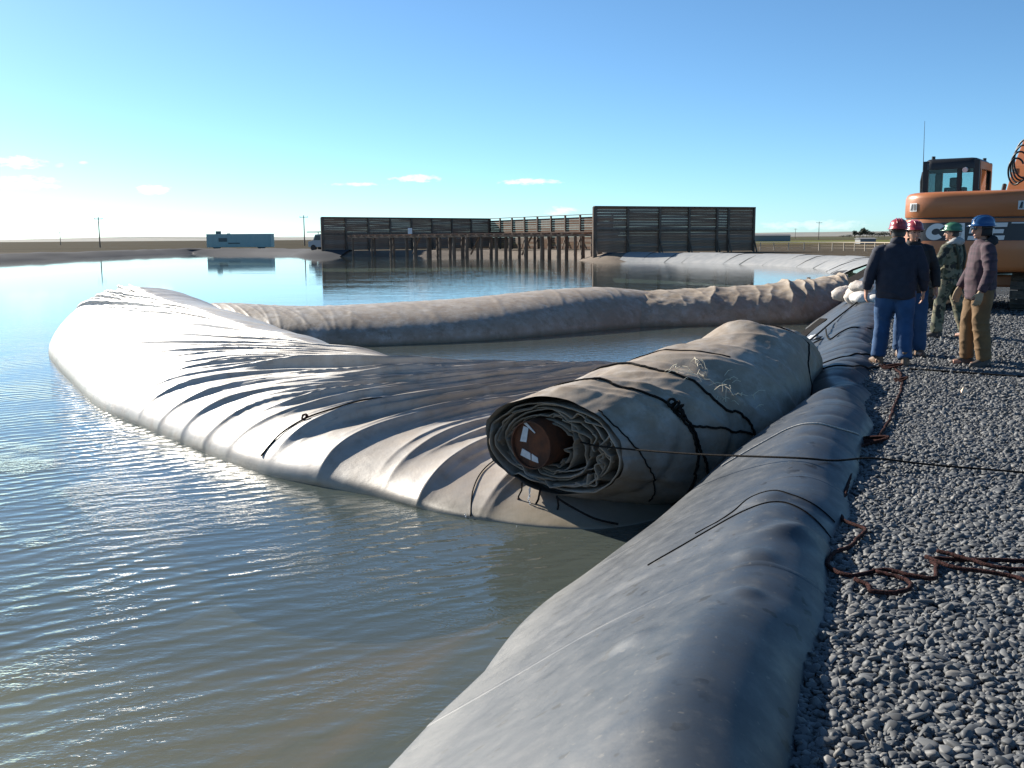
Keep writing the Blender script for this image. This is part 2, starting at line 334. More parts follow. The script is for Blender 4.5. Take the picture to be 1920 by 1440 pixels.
def m_bag(name, base=(.47, .445, .41), alt=(.38, .35, .31), rough=.46, wet=True, stretch=(1, 1, 1)):
    m = bpy.data.materials.new(name); m.use_nodes = True; k = NT(m); b = k.n['Principled BSDF']; p = k.pos(); s = k.sep(p)
    n1 = k.noise(p, 1.3, 5, .6); n2 = k.noise(k.mapping(p, stretch), 6, 5, .65); n3 = k.noise(p, 160, 2, .6); n4 = k.noise(p, 24, 5, .7)
    c = k.mix(k.range(n1, .35, .65), base, alt)
    c = k.mix(k.range(n2, .5, .75, 0, .7), c, (.20, .155, .11))
    c = k.mix(k.range(n2, .42, .28, 0, .35), c, (.50, .475, .44))
    c = k.mix(k.range(k.noise(p, .45, 4, .6), .5, .7, 0, .55), c, (.165, .125, .085))
    c = k.mix(k.range(n4, .62, .78, 0, .5), c, (.17, .14, .11))
    if not wet:
        c = k.mix(k.range(k.noise(k.mapping(p, loc=(3, 1, 7)), 2.6, 6, .7), .50, .64, 0, .45), c, (.56, .545, .52))
        c = k.mix(k.range(k.noise(k.mapping(p, loc=(8, 4, 2)), 3.4, 6, .72), .50, .62, 0, .70), c, (.175, .13, .088))
        c = k.mix(k.range(k.noise(k.mapping(p, loc=(1, 5, 3)), 18, 4, .7), .60, .70, 0, .5), c, (.12, .095, .07))
    dirty = k.math('MULTIPLY', k.range(k.math('ADD', s[0], k.math('MULTIPLY', n1, 2.5)), -4.5, .6, 0, .60), k.range(k.noise(p, 2.6, 4, .6), .3, .6, .35, 1))
    c = k.mix(dirty, c, (.29, .225, .165))
    z = k.math('ADD', s[2], k.math('MULTIPLY', k.math('SUBTRACT', n2, .5), .12))
    c = k.mix(k.range(z, WZ+.14, WZ+.02, 0, .75), c, (.16, .135, .085))
    k.l.new(c, b.inputs['Base Color'])
    k.l.new(k.range(n2, .3, .7, rough-.08, rough+.08), b.inputs['Roughness']); b.inputs['Specular IOR Level'].default_value = .7 if wet else .3
    w = k.n.new('ShaderNodeTexWave'); w.inputs['Scale'].default_value = 26; w.inputs['Distortion'].default_value = 2.5; w.inputs['Detail'].default_value = 2; k.l.new(p, w.inputs['Vector'])
    h = k.math('ADD', k.math('ADD', k.math('MULTIPLY', n3, .16), k.math('MULTIPLY', n2, .5)), k.math('ADD', k.math('MULTIPLY', w.outputs['Fac'], .05), k.math('MULTIPLY', n4, .25)))
    k.l.new(k.bump(h, .22, .014), b.inputs['Normal'])
    return m
def m_rope(name, c1, c2, scale=90):
    m = bpy.data.materials.new(name); m.use_nodes = True; k = NT(m); b = k.n['Principled BSDF']; p = k.pos()
    n = k.noise(p, scale, 3, .6); k.l.new(k.mix(k.range(n, .4, .6), c1, c2), b.inputs['Base Color']); b.inputs['Roughness'].default_value = .95; b.inputs['Specular IOR Level'].default_value = .1
    k.l.new(k.bump(n, .8, .006), b.inputs['Normal']); return m
M = dict(
    ground=m_ground(), liner=m_liner(), water=m_water(),
    bag=m_bag('tube_fabric'), bag_roll=m_bag('roll_fabric', (.35, .315, .27), (.24, .205, .165), .6, False), bag_shade=m_bag('shaded_wrap_fabric', (.24, .22, .19), (.15, .13, .105), .7, False), bag_far=m_bag('far_fabric', (.40, .355, .30), (.31, .265, .215), .55, False), bag_old=m_bag('sleeve_fabric', (.40, .345, .28), (.30, .25, .19), .7, False),  # inner wrap: roll fabric darkened, the mouth's shade put into its colour
    bed=mat('pond_silt', (.055, .065, .05), .9, color2=(.09, .085, .055), nscale=.8),
    bank_grey=mat('bank_membrane', (.040, .043, .050), .9, spec=.05, color2=(.10, .10, .105), nscale=1.2, bump=.4, bscale=3, bdist=.1, space='Generated'),
    panel=mat('pale_panel', (.21, .22, .228), .75, color2=(.27, .272, .27), nscale=1.5, bump=.15, bscale=6, bdist=.02),
    seam=mat('dark_seam', (.12, .12, .12), .7),
    sand=mat('beach_sand', (.17, .13, .095), .95, color2=(.12, .09, .066), nscale=.6, bump=.4, bscale=3, bdist=.1),
    plank=mat('weathered_plank', (.17, .10, .065), .85, color2=(.27, .175, .12), nscale=2.2, stretch=(.35, 1, 6), bump=.4, bscale=20, bdist=.01),
    timber=mat('dark_timber', (.10, .070, .050), .85, color2=(.17, .12, .088), nscale=3, stretch=(1, 1, .3), bump=.4, bscale=20, bdist=.01),
    rust=mat('rust', (.13, .040, .014), .85, color2=(.055, .022, .011), nscale=9, bump=.5, bscale=70, bdist=.004),
    pale_mark=mat('pale_mark', (.58, .60, .62), .45, color2=(.46, .48, .50), nscale=20),
    dark_board=mat('tarred_board', (.020, .018, .017), .9, color2=(.035, .03, .026), nscale=5, spec=.1),
    rope_black=m_rope('black_rope', (.006, .006, .006), (.022, .019, .017)), rope_red=m_rope('red_brown_rope', (.010, .006, .006), (.060, .026, .023), 110),
    rope_white=m_rope('pale_cord', (.45, .44, .42), (.30, .29, .27)),
)

# ------------------------------------------------------------------ ground, pond bed, banks, water
loop = [tuple(bp(t, -.03)) for t in np.concatenate([np.arange(-22, 24, 1.0), np.arange(24, 61, 3.0)])]
FAR = [(23.0, 64.2), (24.4, 68.5), (24.8, 73), (24.2, 78), (22.3, 84.5), (19.6, 91), (16.2, 96.5), (12.6, 100.2), (9.8, 102.2)]
BEACH = [(10.5, 112), (10, 124), (6, 134), (-3, 142), (-14, 141), (-22, 140.5), (-26.5, 143)]
LEFT = [(-29, 150), (-33, 166), (-42, 179), (-54, 186), (-61, 184), (-63, 165), (-63.5, 145), (-63.5, 124), (-63, 108), (-62, 80), (-58, 45), (-50, 15), (-40, -12), (-24, -28)]
loop += FAR+BEACH+LEFT
loop = np.array(loop); CEN = np.array([-18., 62.])
rings = []
for k, f in enumerate([0, 1.2, 4, 12, 40, 120, 400, 1400, 5000, 16000]):
    d = loop-CEN; d = d/np.linalg.norm(d, axis=1, keepdims=True)
    rr = np.column_stack([loop+d*f, np.zeros(len(loop))])
    if f >= 5000: rr[:, 2] = -.0
    rings.append(rr)
gridmesh('ground', np.array(rings), M['ground'], closed_v=True, smooth=False, flip=True)['kind'] = 'structure'
# bed of the pond
bedl = np.array([np.column_stack([CEN+(loop-CEN)*f, np.full(len(loop), z)]) for f, z in ((1.03, -2.95), (.6, -3.1), (.01, -3.2))])
gridmesh('pond_bed', bedl, M['bed'], closed_v=True)['kind'] = 'structure'
# water sheet, a little wider than the shoreline so that it dips under the banks
wlp = []
for i, pnt in enumerate(loop):
    d = (CEN-pnt)/np.linalg.norm(CEN-pnt)
    wlp.append(pnt+d*1.3)
nb = len(np.concatenate([np.arange(-22, 24, 1.0), np.arange(24, 61, 3.0)]))
for i, t in enumerate(np.concatenate([np.arange(-22, 24, 1.0), np.arange(24, 61, 3.0)])): wlp[i] = bp(t, -1.15)
wm = MB(); n = len(wlp); wm.add([(x, y, WZ) for x, y in wlp]+[(CEN[0], CEN[1], WZ)], [(i, (i+1) % n, n) for i in range(n)])
wo = wm.build('pond_water', M['water']); tag(wo, kind='structure')
if wo.data.polygons[0].normal.z < 0: wo.data.flip_normals()

# near bank: a padded membrane over a low berm
prof_s = np.array([.10, .06, .02, -.05, -.14, -.25, -.37, -.52, -.72, -1.0, -1.35, -1.8, -2.3, -3.0, -4.2, -6.0, -9.0])
prof_z = np.array([-.10, -.03, .035, .10, .155, .185, .175, .115, .012, -.145, -.385, -.70, -1.03, -1.40, -1.85, -2.35, -3.0])
def liner_surface(t, q):
    """t along, q in [0,1] across -> xyz"""
    s = np.interp(q, np.linspace(0, 1, len(prof_s)), prof_s); z = np.interp(q, np.linspace(0, 1, len(prof_s)), prof_z)
    return s, z
ts = np.concatenate([np.arange(-14, -2, .25), np.arange(-2, 13, .035), np.arange(13, 30, .09), np.arange(30, 62.2, .5)])
qs = np.linspace(0, 1, 150)
ss = np.interp(qs, np.linspace(0, 1, len(prof_s)), prof_s); zz = np.interp(qs, np.linspace(0, 1, len(prof_s)), prof_z)
ker = np.hanning(15); ker /= ker.sum()
ss = np.convolve(np.pad(ss, 7, mode='reflect', reflect_type='odd'), ker, 'valid'); zz = np.convolve(np.pad(zz, 7, mode='reflect', reflect_type='odd'), ker, 'valid')
T, Q = np.meshgrid(ts, qs, indexing='ij'); Sx = np.broadcast_to(ss, T.shape).copy(); Z = np.broadcast_to(zz, T.shape).copy()
edge = sstep(-.9, -.1, Sx)                                             # gravel side
Sx += edge*(.10*vnoise(T*.55, 1.7)+.05*vnoise(T*1.7, 4.1))             # wandering toe
up = sstep(-2.6, -1.2, Sx)*sstep(.12, 0, Sx)
Z += up*(.055*fbm(T*.75, Sx*.8, 2.2, 2)+.012*fbm(T*1.4, Sx*1.1, 7.7, 2))
Z += .06*sstep(-1.5, -.3, Sx)*vnoise(T*.33, 9.4)*up
# tension folds that run across the bank, tighter further away where cords bind it
fold_t = [1.15, 2.05, 2.6, 3.4, 4.35, 5.2, 6.1, 6.9, 7.6, 8.3, 9.0, 9.5, 10.1, 10.7, 11.2, 11.8, 12.6, 13.3, 14.1, 15, 15.8, 16.5, 17.4, 18.2, 19, 20, 21]
for i, f in enumerate(fold_t):
    a = (.022 if f < 6 else .028)*(.6+.8*((i*37) % 10)/10); wd = .07+.05*((i*53) % 10)/10
    c = f+.35*(Sx+.4)*(((i*29) % 10)/10-.3)+.05*vnoise(Sx*2, i)
    Z -= a*np.exp(-np.abs(T-c)/wd)*sstep(-1.5-.5*((i*17) % 3), -.25, Sx)*sstep(.12, -.02, Sx)
# one sharp lip where the membrane folds over near the camera
lip = np.exp(-((T-2.02-.5*(Sx+.3))/.12)**2)*np.exp(-((Sx+.18)/.16)**2); Z += .07*lip
# low domes of ballast under the sheet
for (dt, ds, dr, da) in ((.72, -.72, .085, .022), (1.55, -.34, .10, .02), (1.05, -.32, .07, .02), (2.75, -.45, .12, .025)):
    Z += da*np.exp(-(((T-dt)**2+(Sx-ds)**2)/dr**2)**1.5)
XY = E0[None, None]+BD*T[..., None]+BN*Sx[..., None]
# the roll's weight presses a hollow into the bank
rel = XY-np.array([.32, 8.1]); la = rel@np.array([.788, -.615]); al = (rel@np.array([.615, .788]))/5.33
Z -= .30*sstep(1.40, .75, la)*sstep(-.35, .02, al)*sstep(.80, .5, al)
nbl = gridmesh('near_bank_liner', np.dstack([XY, Z]), M['liner'], flip=True); tag(nbl, kind='structure')
for t0_, sk_ in ((1.30, .22), (3.15, .18), (5.6, .2)):
    rows_ = []
    for dt_ in (-.028, -.020, .020, .028):
        row_ = []
        for s_ in np.linspace(-1.95, -.03, 90):
            tq_ = t0_+dt_+sk_*(s_+.9); i_ = int(np.searchsorted(ts, tq_))-1; fz_ = (tq_-ts[i_])/(ts[i_+1]-ts[i_]); zq_ = (1-fz_)*np.interp(-s_, -Sx[i_], Z[i_])+fz_*np.interp(-s_, -Sx[i_+1], Z[i_+1]); p_ = E0+BD*(t0_+dt_+sk_*(s_+.9))+BN*s_
            row_.append((p_[0], p_[1], zq_+(.0015 if abs(dt_) < .025 else -.001)))
        rows_.append(row_)
    gridmesh('welded_seam', np.array(rows_), M['liner'], nbl)
def bank_z(x, y):
    """height of the near bank or gravel under a point (from the built grid)"""
    r = np.array([x, y])-E0; t = r@BD; s = r@BN
    if s > .1: return 0.0
    i = min(max(int(np.searchsorted(ts, t))-1, 0), len(ts)-2); f = min(max((t-ts[i])/(ts[i+1]-ts[i]), 0), 1)
    z = (1-f)*np.interp(-s, -Sx[i], Z[i])+f*np.interp(-s, -Sx[i+1], Z[i+1]); return max(float(z), 0.0 if s > -.02 else -9)

# far banks: slopes from the crest down to under the water
def bank(name, pts, widths, drop_pts, m, amp=.1):
    pts = np.asarray(pts, float); P = crom(pts, len(pts)*6)
    d = np.gradient(P, axis=0); d /= np.linalg.norm(d, axis=1, keepdims=True); nrm = np.column_stack([-d[:, 1], d[:, 0]])
    out = []
    for w, z in drop_pts:
        q = P+nrm*w; zz = z+amp*fbm(q[:, 0]*.35, q[:, 1]*.35, z*2, 3)*(1 if z > -1.2 else 0)
        out.append(np.column_stack([q, zz]))
    return tag(gridmesh(name, np.array(out), m), kind='structure')
bank('left_bank', [BEACH[-2], BEACH[-1]]+LEFT+[tuple(bp(-22, 0))], None, [(-1.2, -.05), (-.4, .10), (.3, .16), (1.0, .08), (1.8, -.15), (2.8, -.5), (3.8, -.9), (6, -2.2)], M['bank_grey'], .20)
bank('beach', [FAR[-2], FAR[-1]]+BEACH+[LEFT[0]], None, [(-3, -.03), (-.8, .05), (0, .06), (.8, -.1), (2.0, -.5), (3.4, -.85), (6, -2.2)], M['sand'], .06)
fb = bank('far_bank', [tuple(bp(59, 0))]+FAR, None, [(-.9, -.06), (-.3, .08), (.1, .12), (1.0, .0), (2.4, -.55), (3.0, -.85), (6, -2.2)], M['bank_grey'], .03)
# pale membrane panels laid over the far bank
fp = crom(np.array([tuple(bp(57, 0)), tuple(bp(60, 0))]+FAR), 400); seg = np.concatenate([[0], np.cumsum(np.linalg.norm(np.diff(fp, axis=0), axis=1))])
pos = 0.6
for i in range(18):
    L = 2.9+.5*math.sin(i*2.3); a, b2 = pos, pos+L; pos = b2+.10
    if b2 > seg[-1]: break
    q = np.column_stack([np.interp(np.linspace(a, b2, 6), seg, fp[:, c]) for c in (0, 1)])
    d = np.gradient(q, axis=0); d /= np.linalg.norm(d, axis=1, keepdims=True); nr = np.column_stack([-d[:, 1], d[:, 0]])
    rows = []
    for w, z in ((-.45, .06), (-.1, .16), (.3, .17), (1.1, .06), (2.0, -.28), (2.75, -.66), (3.1, -.90)):
        sk = .35*w; qq = np.column_stack([np.interp(np.linspace(a-sk*.3, b2-sk*.3, 6), seg, fp[:, c]) for c in (0, 1)])+nr*w
        rows.append(np.column_stack([qq, np.full(6, z+.03*math.sin(i*1.7+w))]))
    gridmesh('liner_panel', np.array(rows), M['panel'], fb)

# ------------------------------------------------------------------ gravel (uncountable): instanced pebbles on the apron
def pebble_material():
    m = bpy.data.materials.new('pebble'); m.use_nodes = True; k = NT(m); b = k.n['Principled BSDF']
    at = k.n.new('ShaderNodeAttribute'); at.attribute_type = 'INSTANCER'; at.attribute_name = 'tint'
    r = k.n.new('ShaderNodeValToRGB'); k.l.new(at.outputs['Fac'], r.inputs[0])
    cr = r.color_ramp; cr.elements[0].color = (.046, .050, .054, 1); cr.elements[1].color = (.30, .30, .295, 1)
    for p, c in ((.45, (.092, .098, .102)), (.70, (.140, .145, .148)), (.88, (.180, .172, .158))):
        e = cr.elements.new(p); e.color = (*c, 1)
    tc = k.n.new('ShaderNodeTexCoord'); n = k.noise(tc.outputs['Object'], 2.5, 4, .6)
    k.l.new(k.mix(k.range(n, .4, .7, 0, .35), r.outputs[0], (.09, .09, .09)), b.inputs['Base Color']); b.inputs['Roughness'].default_value = .62; b.inputs['Specular IOR Level'].default_value = .4
    return m
M['pebble'] = pebble_material()
pts = []
def toe(t): return .10*vnoise(t*.55, 1.7)+.05*vnoise(t*1.7, 4.1)
def scatter(t0, t1, s1, dens):
    n = int((t1-t0)*(s1+.15)*dens); t = rng.uniform(t0, t1, n); s = rng.uniform(-.04, s1, n); return t, s
TT, SS, SC = [], [], []
for t0, t1, s1, dens, sc in ((-1.6, 3.2, 2.6, 5200, 1.0), (3.2, 6.5, 3.6, 4000, 1.05), (6.5, 11, 5.2, 2300, 1.25), (11, 19, 7.5, 700, 1.6), (19, 27, 8.5, 300, 2.2)):
    t, s = scatter(t0, t1, s1, dens); TT.append(t); SS.append(s+toe(t)); SC.append(np.full(len(t), sc))
TT, SS, SC = map(np.concatenate, (TT, SS, SC))
pxy = E0+BD*TT[:, None]+BN*SS[:, None]
size = np.minimum(.0078+.0062*rng.gamma(1.6, .6, len(TT)), .026)*SC**.6
layer = rng.random(len(TT))
pz = -.004+size*.25+np.where(layer > .6, .012*SC**.5, 0)+.012*vnoise(pxy[:, 0]*1.5, pxy[:, 1]*1.5)
me = bpy.data.meshes.new('gravel'); me.vertices.add(len(TT)); me.vertices.foreach_set('co', np.column_stack([pxy, pz]).astype(np.float32).ravel())
scl = np.column_stack([size*rng.uniform(.95, 1.5, len(TT)), size*rng.uniform(.7, 1.0, len(TT)), size*rng.uniform(.42, .72, len(TT))])
rot = np.column_stack([rng.normal(0, .38, len(TT)), rng.normal(0, .38, len(TT)), rng.uniform(0, 6.28, len(TT))])
for nm, arr, ty in (('scl', scl, 'FLOAT_VECTOR'), ('rot', rot, 'FLOAT_VECTOR')):
    a = me.attributes.new(nm, ty, 'POINT'); a.data.foreach_set('vector', arr.astype(np.float32).ravel())
a = me.attributes.new('tint', 'FLOAT', 'POINT'); a.data.foreach_set('value', np.clip(rng.beta(2, 2.6, len(TT)), 0, 1).astype(np.float32))
a = me.attributes.new('idx', 'INT', 'POINT'); a.data.foreach_set('value', rng.integers(0, 6, len(TT)).astype(np.int32))
gravel = link('gravel', me); me.materials.append(M['pebble'])
gt = bpy.data.node_groups.new('pebbles', 'GeometryNodeTree'); gt.interface.new_socket('Geometry', in_out='INPUT', socket_type='NodeSocketGeometry'); gt.interface.new_socket('Geometry', in_out='OUTPUT', socket_type='NodeSocketGeometry')
gn, gl_ = gt.nodes, gt.links
gi = gn.new('NodeGroupInput'); go = gn.new('NodeGroupOutput'); iop = gn.new('GeometryNodeInstanceOnPoints'); g2i = gn.new('GeometryNodeGeometryToInstance')
for v in range(6):
    ico = gn.new('GeometryNodeMeshIcoSphere'); ico.inputs['Radius'].default_value = 1; ico.inputs['Subdivisions'].default_value = 2
    sp = gn.new('GeometryNodeSetPosition'); gl_.new(ico.outputs[0], sp.inputs['Geometry'])
    psn = gn.new('GeometryNodeInputPosition'); va = gn.new('ShaderNodeVectorMath'); va.operation = 'ADD'; gl_.new(psn.outputs[0], va.inputs[0]); va.inputs[1].default_value = (v*3.7, v*1.9, v*5.1)
    no = gn.new('ShaderNodeTexNoise'); no.inputs['Scale'].default_value = .85; no.inputs['Detail'].default_value = 1; gl_.new(va.outputs[0], no.inputs['Vector'])
    sb = gn.new('ShaderNodeVectorMath'); sb.operation = 'SUBTRACT'; gl_.new(no.outputs['Color'], sb.inputs[0]); sb.inputs[1].default_value = (.5, .5, .5)
    ms = gn.new('ShaderNodeVectorMath'); ms.operation = 'SCALE'; gl_.new(sb.outputs[0], ms.inputs[0]); ms.inputs['Scale'].default_value = 1.25
    gl_.new(ms.outputs[0], sp.inputs['Offset'])
    sh = gn.new('GeometryNodeSetShadeSmooth'); gl_.new(sp.outputs[0], sh.inputs[0])
    sm = gn.new('GeometryNodeSetMaterial'); sm.inputs['Material'].default_value = M['pebble']; gl_.new(sh.outputs[0], sm.inputs['Geometry'])
    gl_.new(sm.outputs[0], g2i.inputs[0])
def nattr(name, ty):
    a = gn.new('GeometryNodeInputNamedAttribute'); a.data_type = ty; a.inputs['Name'].default_value = name; return a.outputs['Attribute']
gl_.new(gi.outputs[0], iop.inputs['Points']); gl_.new(g2i.outputs[0], iop.inputs['Instance']); iop.inputs['Pick Instance'].default_value = True
gl_.new(nattr('idx', 'INT'), iop.inputs['Instance Index'])
e2r = gn.new('FunctionNodeEulerToRotation'); gl_.new(nattr('rot', 'FLOAT_VECTOR'), e2r.inputs[0]); gl_.new(e2r.outputs[0], iop.inputs['Rotation'])
gl_.new(nattr('scl', 'FLOAT_VECTOR'), iop.inputs['Scale']); gl_.new(iop.outputs[0], go.inputs[0])
gm = gravel.modifiers.new('pebbles', 'NODES'); gm.node_group = gt
tag(gravel, 'loose grey rounded gravel spread beside the membrane bank', 'gravel', kind='stuff')

# ------------------------------------------------------------------ the V-shaped water-filled fabric tube
tube = empty('fabric_tube', (-5.5, 16.5, WZ))
tag(tube, 'long V-shaped grey fabric tube bulging out of the pond water', 'fabric tube')
# near arm: outer waterline O, crest C (with height), inner waterline I
O = [(3.2, 9.6), (2.0, 8.7), (.75, 7.75), (-.4, 8.1), (-1.3, 8.85), (-2.5, 9.75), (-3.8, 11.3), (-4.8, 12.55), (-5.8, 13.85), (-7.1, 16.1), (-8.5, 18.6), (-9.7, 20.9), (-10.3, 22.8), (-10.2, 24.6), (-9.4, 26.0)]
C = [(3.4, 12.2, -.12), (2.2, 12.0, -.02), (1.05, 11.75, .08), (.3, 11.8, .10), (-.5, 11.75, .13), (-1.2, 12.05, .15), (-2.0, 13.0, .17), (-2.8, 14.0, .20), (-3.7, 15.3, .22), (-5.0, 17.4, .26), (-6.4, 19.8, .34), (-7.7, 22.0, .46), (-8.75, 23.5, .62), (-8.8, 24.5, .42), (-8.4, 25.3, -.30)]
I = [(3.6, 13.0), (2.4, 12.8), (1.2, 12.6), (.5, 12.6), (-.2, 12.55), (-.8, 12.85), (-1.5, 13.8), (-2.1, 15.0), (-2.8, 16.5), (-3.7, 18.6), (-4.7, 21.0), (-5.9, 23.2), (-6.8, 24.7), (-7.4, 25.3), (-7.8, 25.6)]
NU, NV = 1400, 260
def crom_at(P, t):
    P = np.asarray(P, float); k = len(P); t = np.clip(t, 0, k-1); i = np.clip(t.astype(int), 0, k-2); f = (t-i)[..., None]
    p0 = P[np.clip(i-1, 0, k-1)]; p1 = P[i]; p2 = P[i+1]; p3 = P[np.clip(i+2, 0, k-1)]
    return .5*((2*p1)+(-p0+p2)*f+(2*p0-5*p1+4*p2-p3)*f**2+(-p0+3*p1-3*p2+p3)*f**3)
SH = 3.4; UM = len(O)-1.0
def shear(x): return SH*sstep(12.5, 7.5, x)                       # the folds turn across the arm near the bend
v = np.linspace(0, 1, NV); V1 = .74
U0 = np.linspace(0, UM+SH, NU); P = np.zeros((NU, NV, 3)); U = np.zeros((NU, NV)); PHI = np.repeat(U0[:, None], NV, 1)
for j, vv in enumerate(v):
    w = min(vv/V1, 1.3); U[:, j] = np.clip(U0-SH*min(w, 1.15)**2.1, 0, UM); uj = U[:, j]
    Oc, Cc, Ic = crom_at(O, uj), crom_at(C, uj), crom_at(I, uj)
    if vv <= V1:
        w = vv/V1; ww = max((w-.05)/.95, 0.0); e = np.interp(uj, [0, 1.6, 3.0, 4.6], [1.0, 1.02, 1.25, 1.75])
        h = (1-(1-ww)**e)**(1/e)
        if w >= .05: xy = Oc+(Cc[:, :2]-Oc)*ww; z = WZ+(Cc[:, 2]-WZ)*h
        else: xy = Oc+(Cc[:, :2]-Oc)*(.05*(1-w/.05)); z = np.full(NU, WZ-.45*(1-w/.05))
    else:
        w = (vv-V1)/(1-V1); a_ = w*math.pi/2
        xy = Cc[:, :2]+(Ic-Cc[:, :2])*math.sin(a_); z = Cc[:, 2]+(WZ-.25-Cc[:, 2])*(1-math.cos(a_))
    P[:, j, :2] = xy; P[:, j, 2] = z
ker2 = np.hanning(9); ker2 /= ker2.sum()
for c in range(3): P[:, :, c] = np.apply_along_axis(lambda r: np.convolve(np.pad(r, 4, mode='edge'), ker2, 'valid'), 1, P[:, :, c])
Nn = gnormals(P); Nn *= np.sign(Nn[..., 2:3]+1e-6); Nn[..., 2] = np.abs(Nn[..., 2])
Vv = np.repeat(np.clip(v/V1, 0, 1.3)[None], NU, 0)
disp = .03*fbm(U*.6, Vv*1.2, 1.0, 2)
# tension folds: start along the crest at the right and sweep down to the outer waterline further left
rf = random.Random(5)
folds = []
def phi(kk): return U+kk*np.clip(Vv, 0, 1.15)**2.1
# (position on outer edge, amplitude, width, shear, v0, v1)
for x0 in np.arange(2.4, 13.4, .24):
    dens = 1.0 if x0 < 7.4 else .55
    folds.append((x0+rf.uniform(-.12, .12), rf.uniform(.025, .075)*dens, rf.uniform(.05, .11), 3.4+rf.uniform(-.25, .25), rf.uniform(.05, .5), rf.uniform(.85, 1.25)))
for x0, a in ((4.95, .12), (5.25, .07), (4.45, .09), (5.75, .09), (6.5, .08), (7.3, .06), (3.95, .08), (3.5, .08), (6.0, .08), (2.95, .06), (8.2, .05)):
    folds.append((x0, a, .12, 3.4+rf.uniform(-.15, .2), rf.uniform(.0, .25), 1.2))
for x0 in np.arange(4.6, 15.6, .135):                                    # strong parallel folds high on the arm
    folds.append((x0+rf.uniform(-.06, .06), rf.uniform(.025, .085)*(1.0 if x0 < 8.2 else (.6 if x0 < 11.5 else 1.2)), rf.uniform(.035, .075), 3.4+rf.uniform(-.12, .12), rf.uniform(.25, .6), 1.0))
for x0 in np.arange(3.0, 8.2, .13):                                    # fine pleats gathered along the crest
    folds.append((x0, rf.uniform(.015, .045), rf.uniform(.03, .06), 3.4+rf.uniform(-.12, .15), rf.uniform(.35, .6), 1.02))
for (x0, a, wd, sh, v0, v1) in folds:
    tt = phi(sh)-x0+.09*vnoise(Vv*2.2+x0*5, x0*3)+.012*vnoise(Vv*6, x0*7.1)
    prof = np.where(tt > 0, np.exp(-tt/(wd*2.4)), np.exp(tt/(wd*.42)))
    win = sstep(v0-.12, v0+.22, Vv)*sstep(v1+.06, v1-.15, Vv)
    disp += a*prof*win
bx_ = np.ones(110)/110.
low = np.apply_along_axis(lambda q: np.convolve(np.pad(q, (55, 54), mode='edge'), bx_, 'valid'), 0, disp)
low = np.apply_along_axis(lambda q: np.convolve(np.pad(q, (55, 54), mode='edge'), bx_, 'valid'), 0, low)
disp = disp-.92*low                                                 # folds only: the tube keeps its own height
# apex: twisted gathers where the arm turns back
for i in range(11):
    ph = U-(10.6+.30*i)+1.6*(1.0-Vv); a = .03+.03*((i*7) % 5)/5
    prof = np.where(ph > 0, np.exp(-ph/.14), np.exp(ph/.22)); disp += a*(prof-.3)*sstep(.25, .7, Vv)*sstep(9.5, 11.2, U)
disp += .06*sstep(.9, 1.05, Vv)*sstep(2, 4, U)*sstep(11, 7, U)*vnoise(U*1.3, 3.3)
disp *= sstep(0, .10, Vv)*.85+.15
disp += .004*fbm(P[..., 0]*4, P[..., 1]*4, P[..., 2]*4, 3)
P += Nn*disp[..., None]
P_near = P; U_near = U; Nn_near = gnormals(P); Nn_near *= np.sign(Nn_near[..., 2:3]+1e-6)
gridmesh('near_arm', P, M['bag'], tube, world=True)

def arm(name, N_, C_, B_, m, parent, nu=500, nv=140, e=2.1, extra=None):
    Nc, Cc, Bc = crom(N_, nu), crom(C_, nu), crom(B_, nu); a = np.linspace(-.12*math.pi, math.pi*1.1, nv)
    P = np.zeros((nu, nv, 3))
    for j, t in enumerate(a):
        c, s_ = math.cos(t), math.sin(t); f = 1-abs(c)**(2/e)*(1 if c > 0 else 1)
        side = Nc if c > 0 else Bc
        P[:, j, :2] = Cc[:, :2]+(side-Cc[:, :2])*abs(c)**(2/e); P[:, j, 2] = WZ+(Cc[:, 2]-WZ)*(abs(s_)**(2/e))*(1 if s_ > 0 else -1)
    Nn = gnormals(P); mid = Nn[:, nv//2, 2].mean(); Nn = Nn if mid > 0 else -Nn
    U, A = np.meshgrid(np.linspace(0, 1, nu), a, indexing='ij')
    P += Nn*extra(U, A, P)[..., None]
    return gridmesh(name, P, m, parent, world=True)
def ex_far(U, A, P):
    d = .025*fbm(U*5, A*.8, 5.0, 2)
    for i in range(46):
        x0 = .02+i*.022+.01*math.sin(i*5.1); sh = .02+.03*math.sin(i*2.7)
        tt = U+sh*(A-1.5)-x0; d += (.004+.006*((i*7) % 5)/5)*np.exp(-(tt/.0045)**2)*sstep(.1, .7, A)*sstep(2.9, 2.3, A)
    d += .006*fbm(P[..., 0]*5, P[..., 1]*2, P[..., 2]*2, 3)
    # gathered throat where it leaves the bend
    d += .07*sstep(.10, .0, U)*np.sin(A*9+U*30)*.5
    return d
arm('far_arm', [(-7.2, 23.9), (-6.0, 22.4), (-4.6, 21.75), (-3.1, 21.85), (-.7, 22.75), (1.4, 24.4), (3.0, 25.8), (4.2, 26.6)],
    [(-8.3, 25.0, -.05), (-7.0, 24.4, .10), (-5.4, 23.9, .04), (-3.6, 24.3, .04), (-1.1, 25.3, .12), (1.0, 26.5, .24), (2.6, 27.4, .26), (3.7, 28.0, .12)],
    [(-8.8, 26.2), (-7.4, 26.2), (-5.6, 26.0), (-4.0, 26.4), (-1.7, 27.6), (.3, 28.6), (1.9, 29.2), (2.9, 29.6)], M['bag_far'], tube, extra=ex_far)
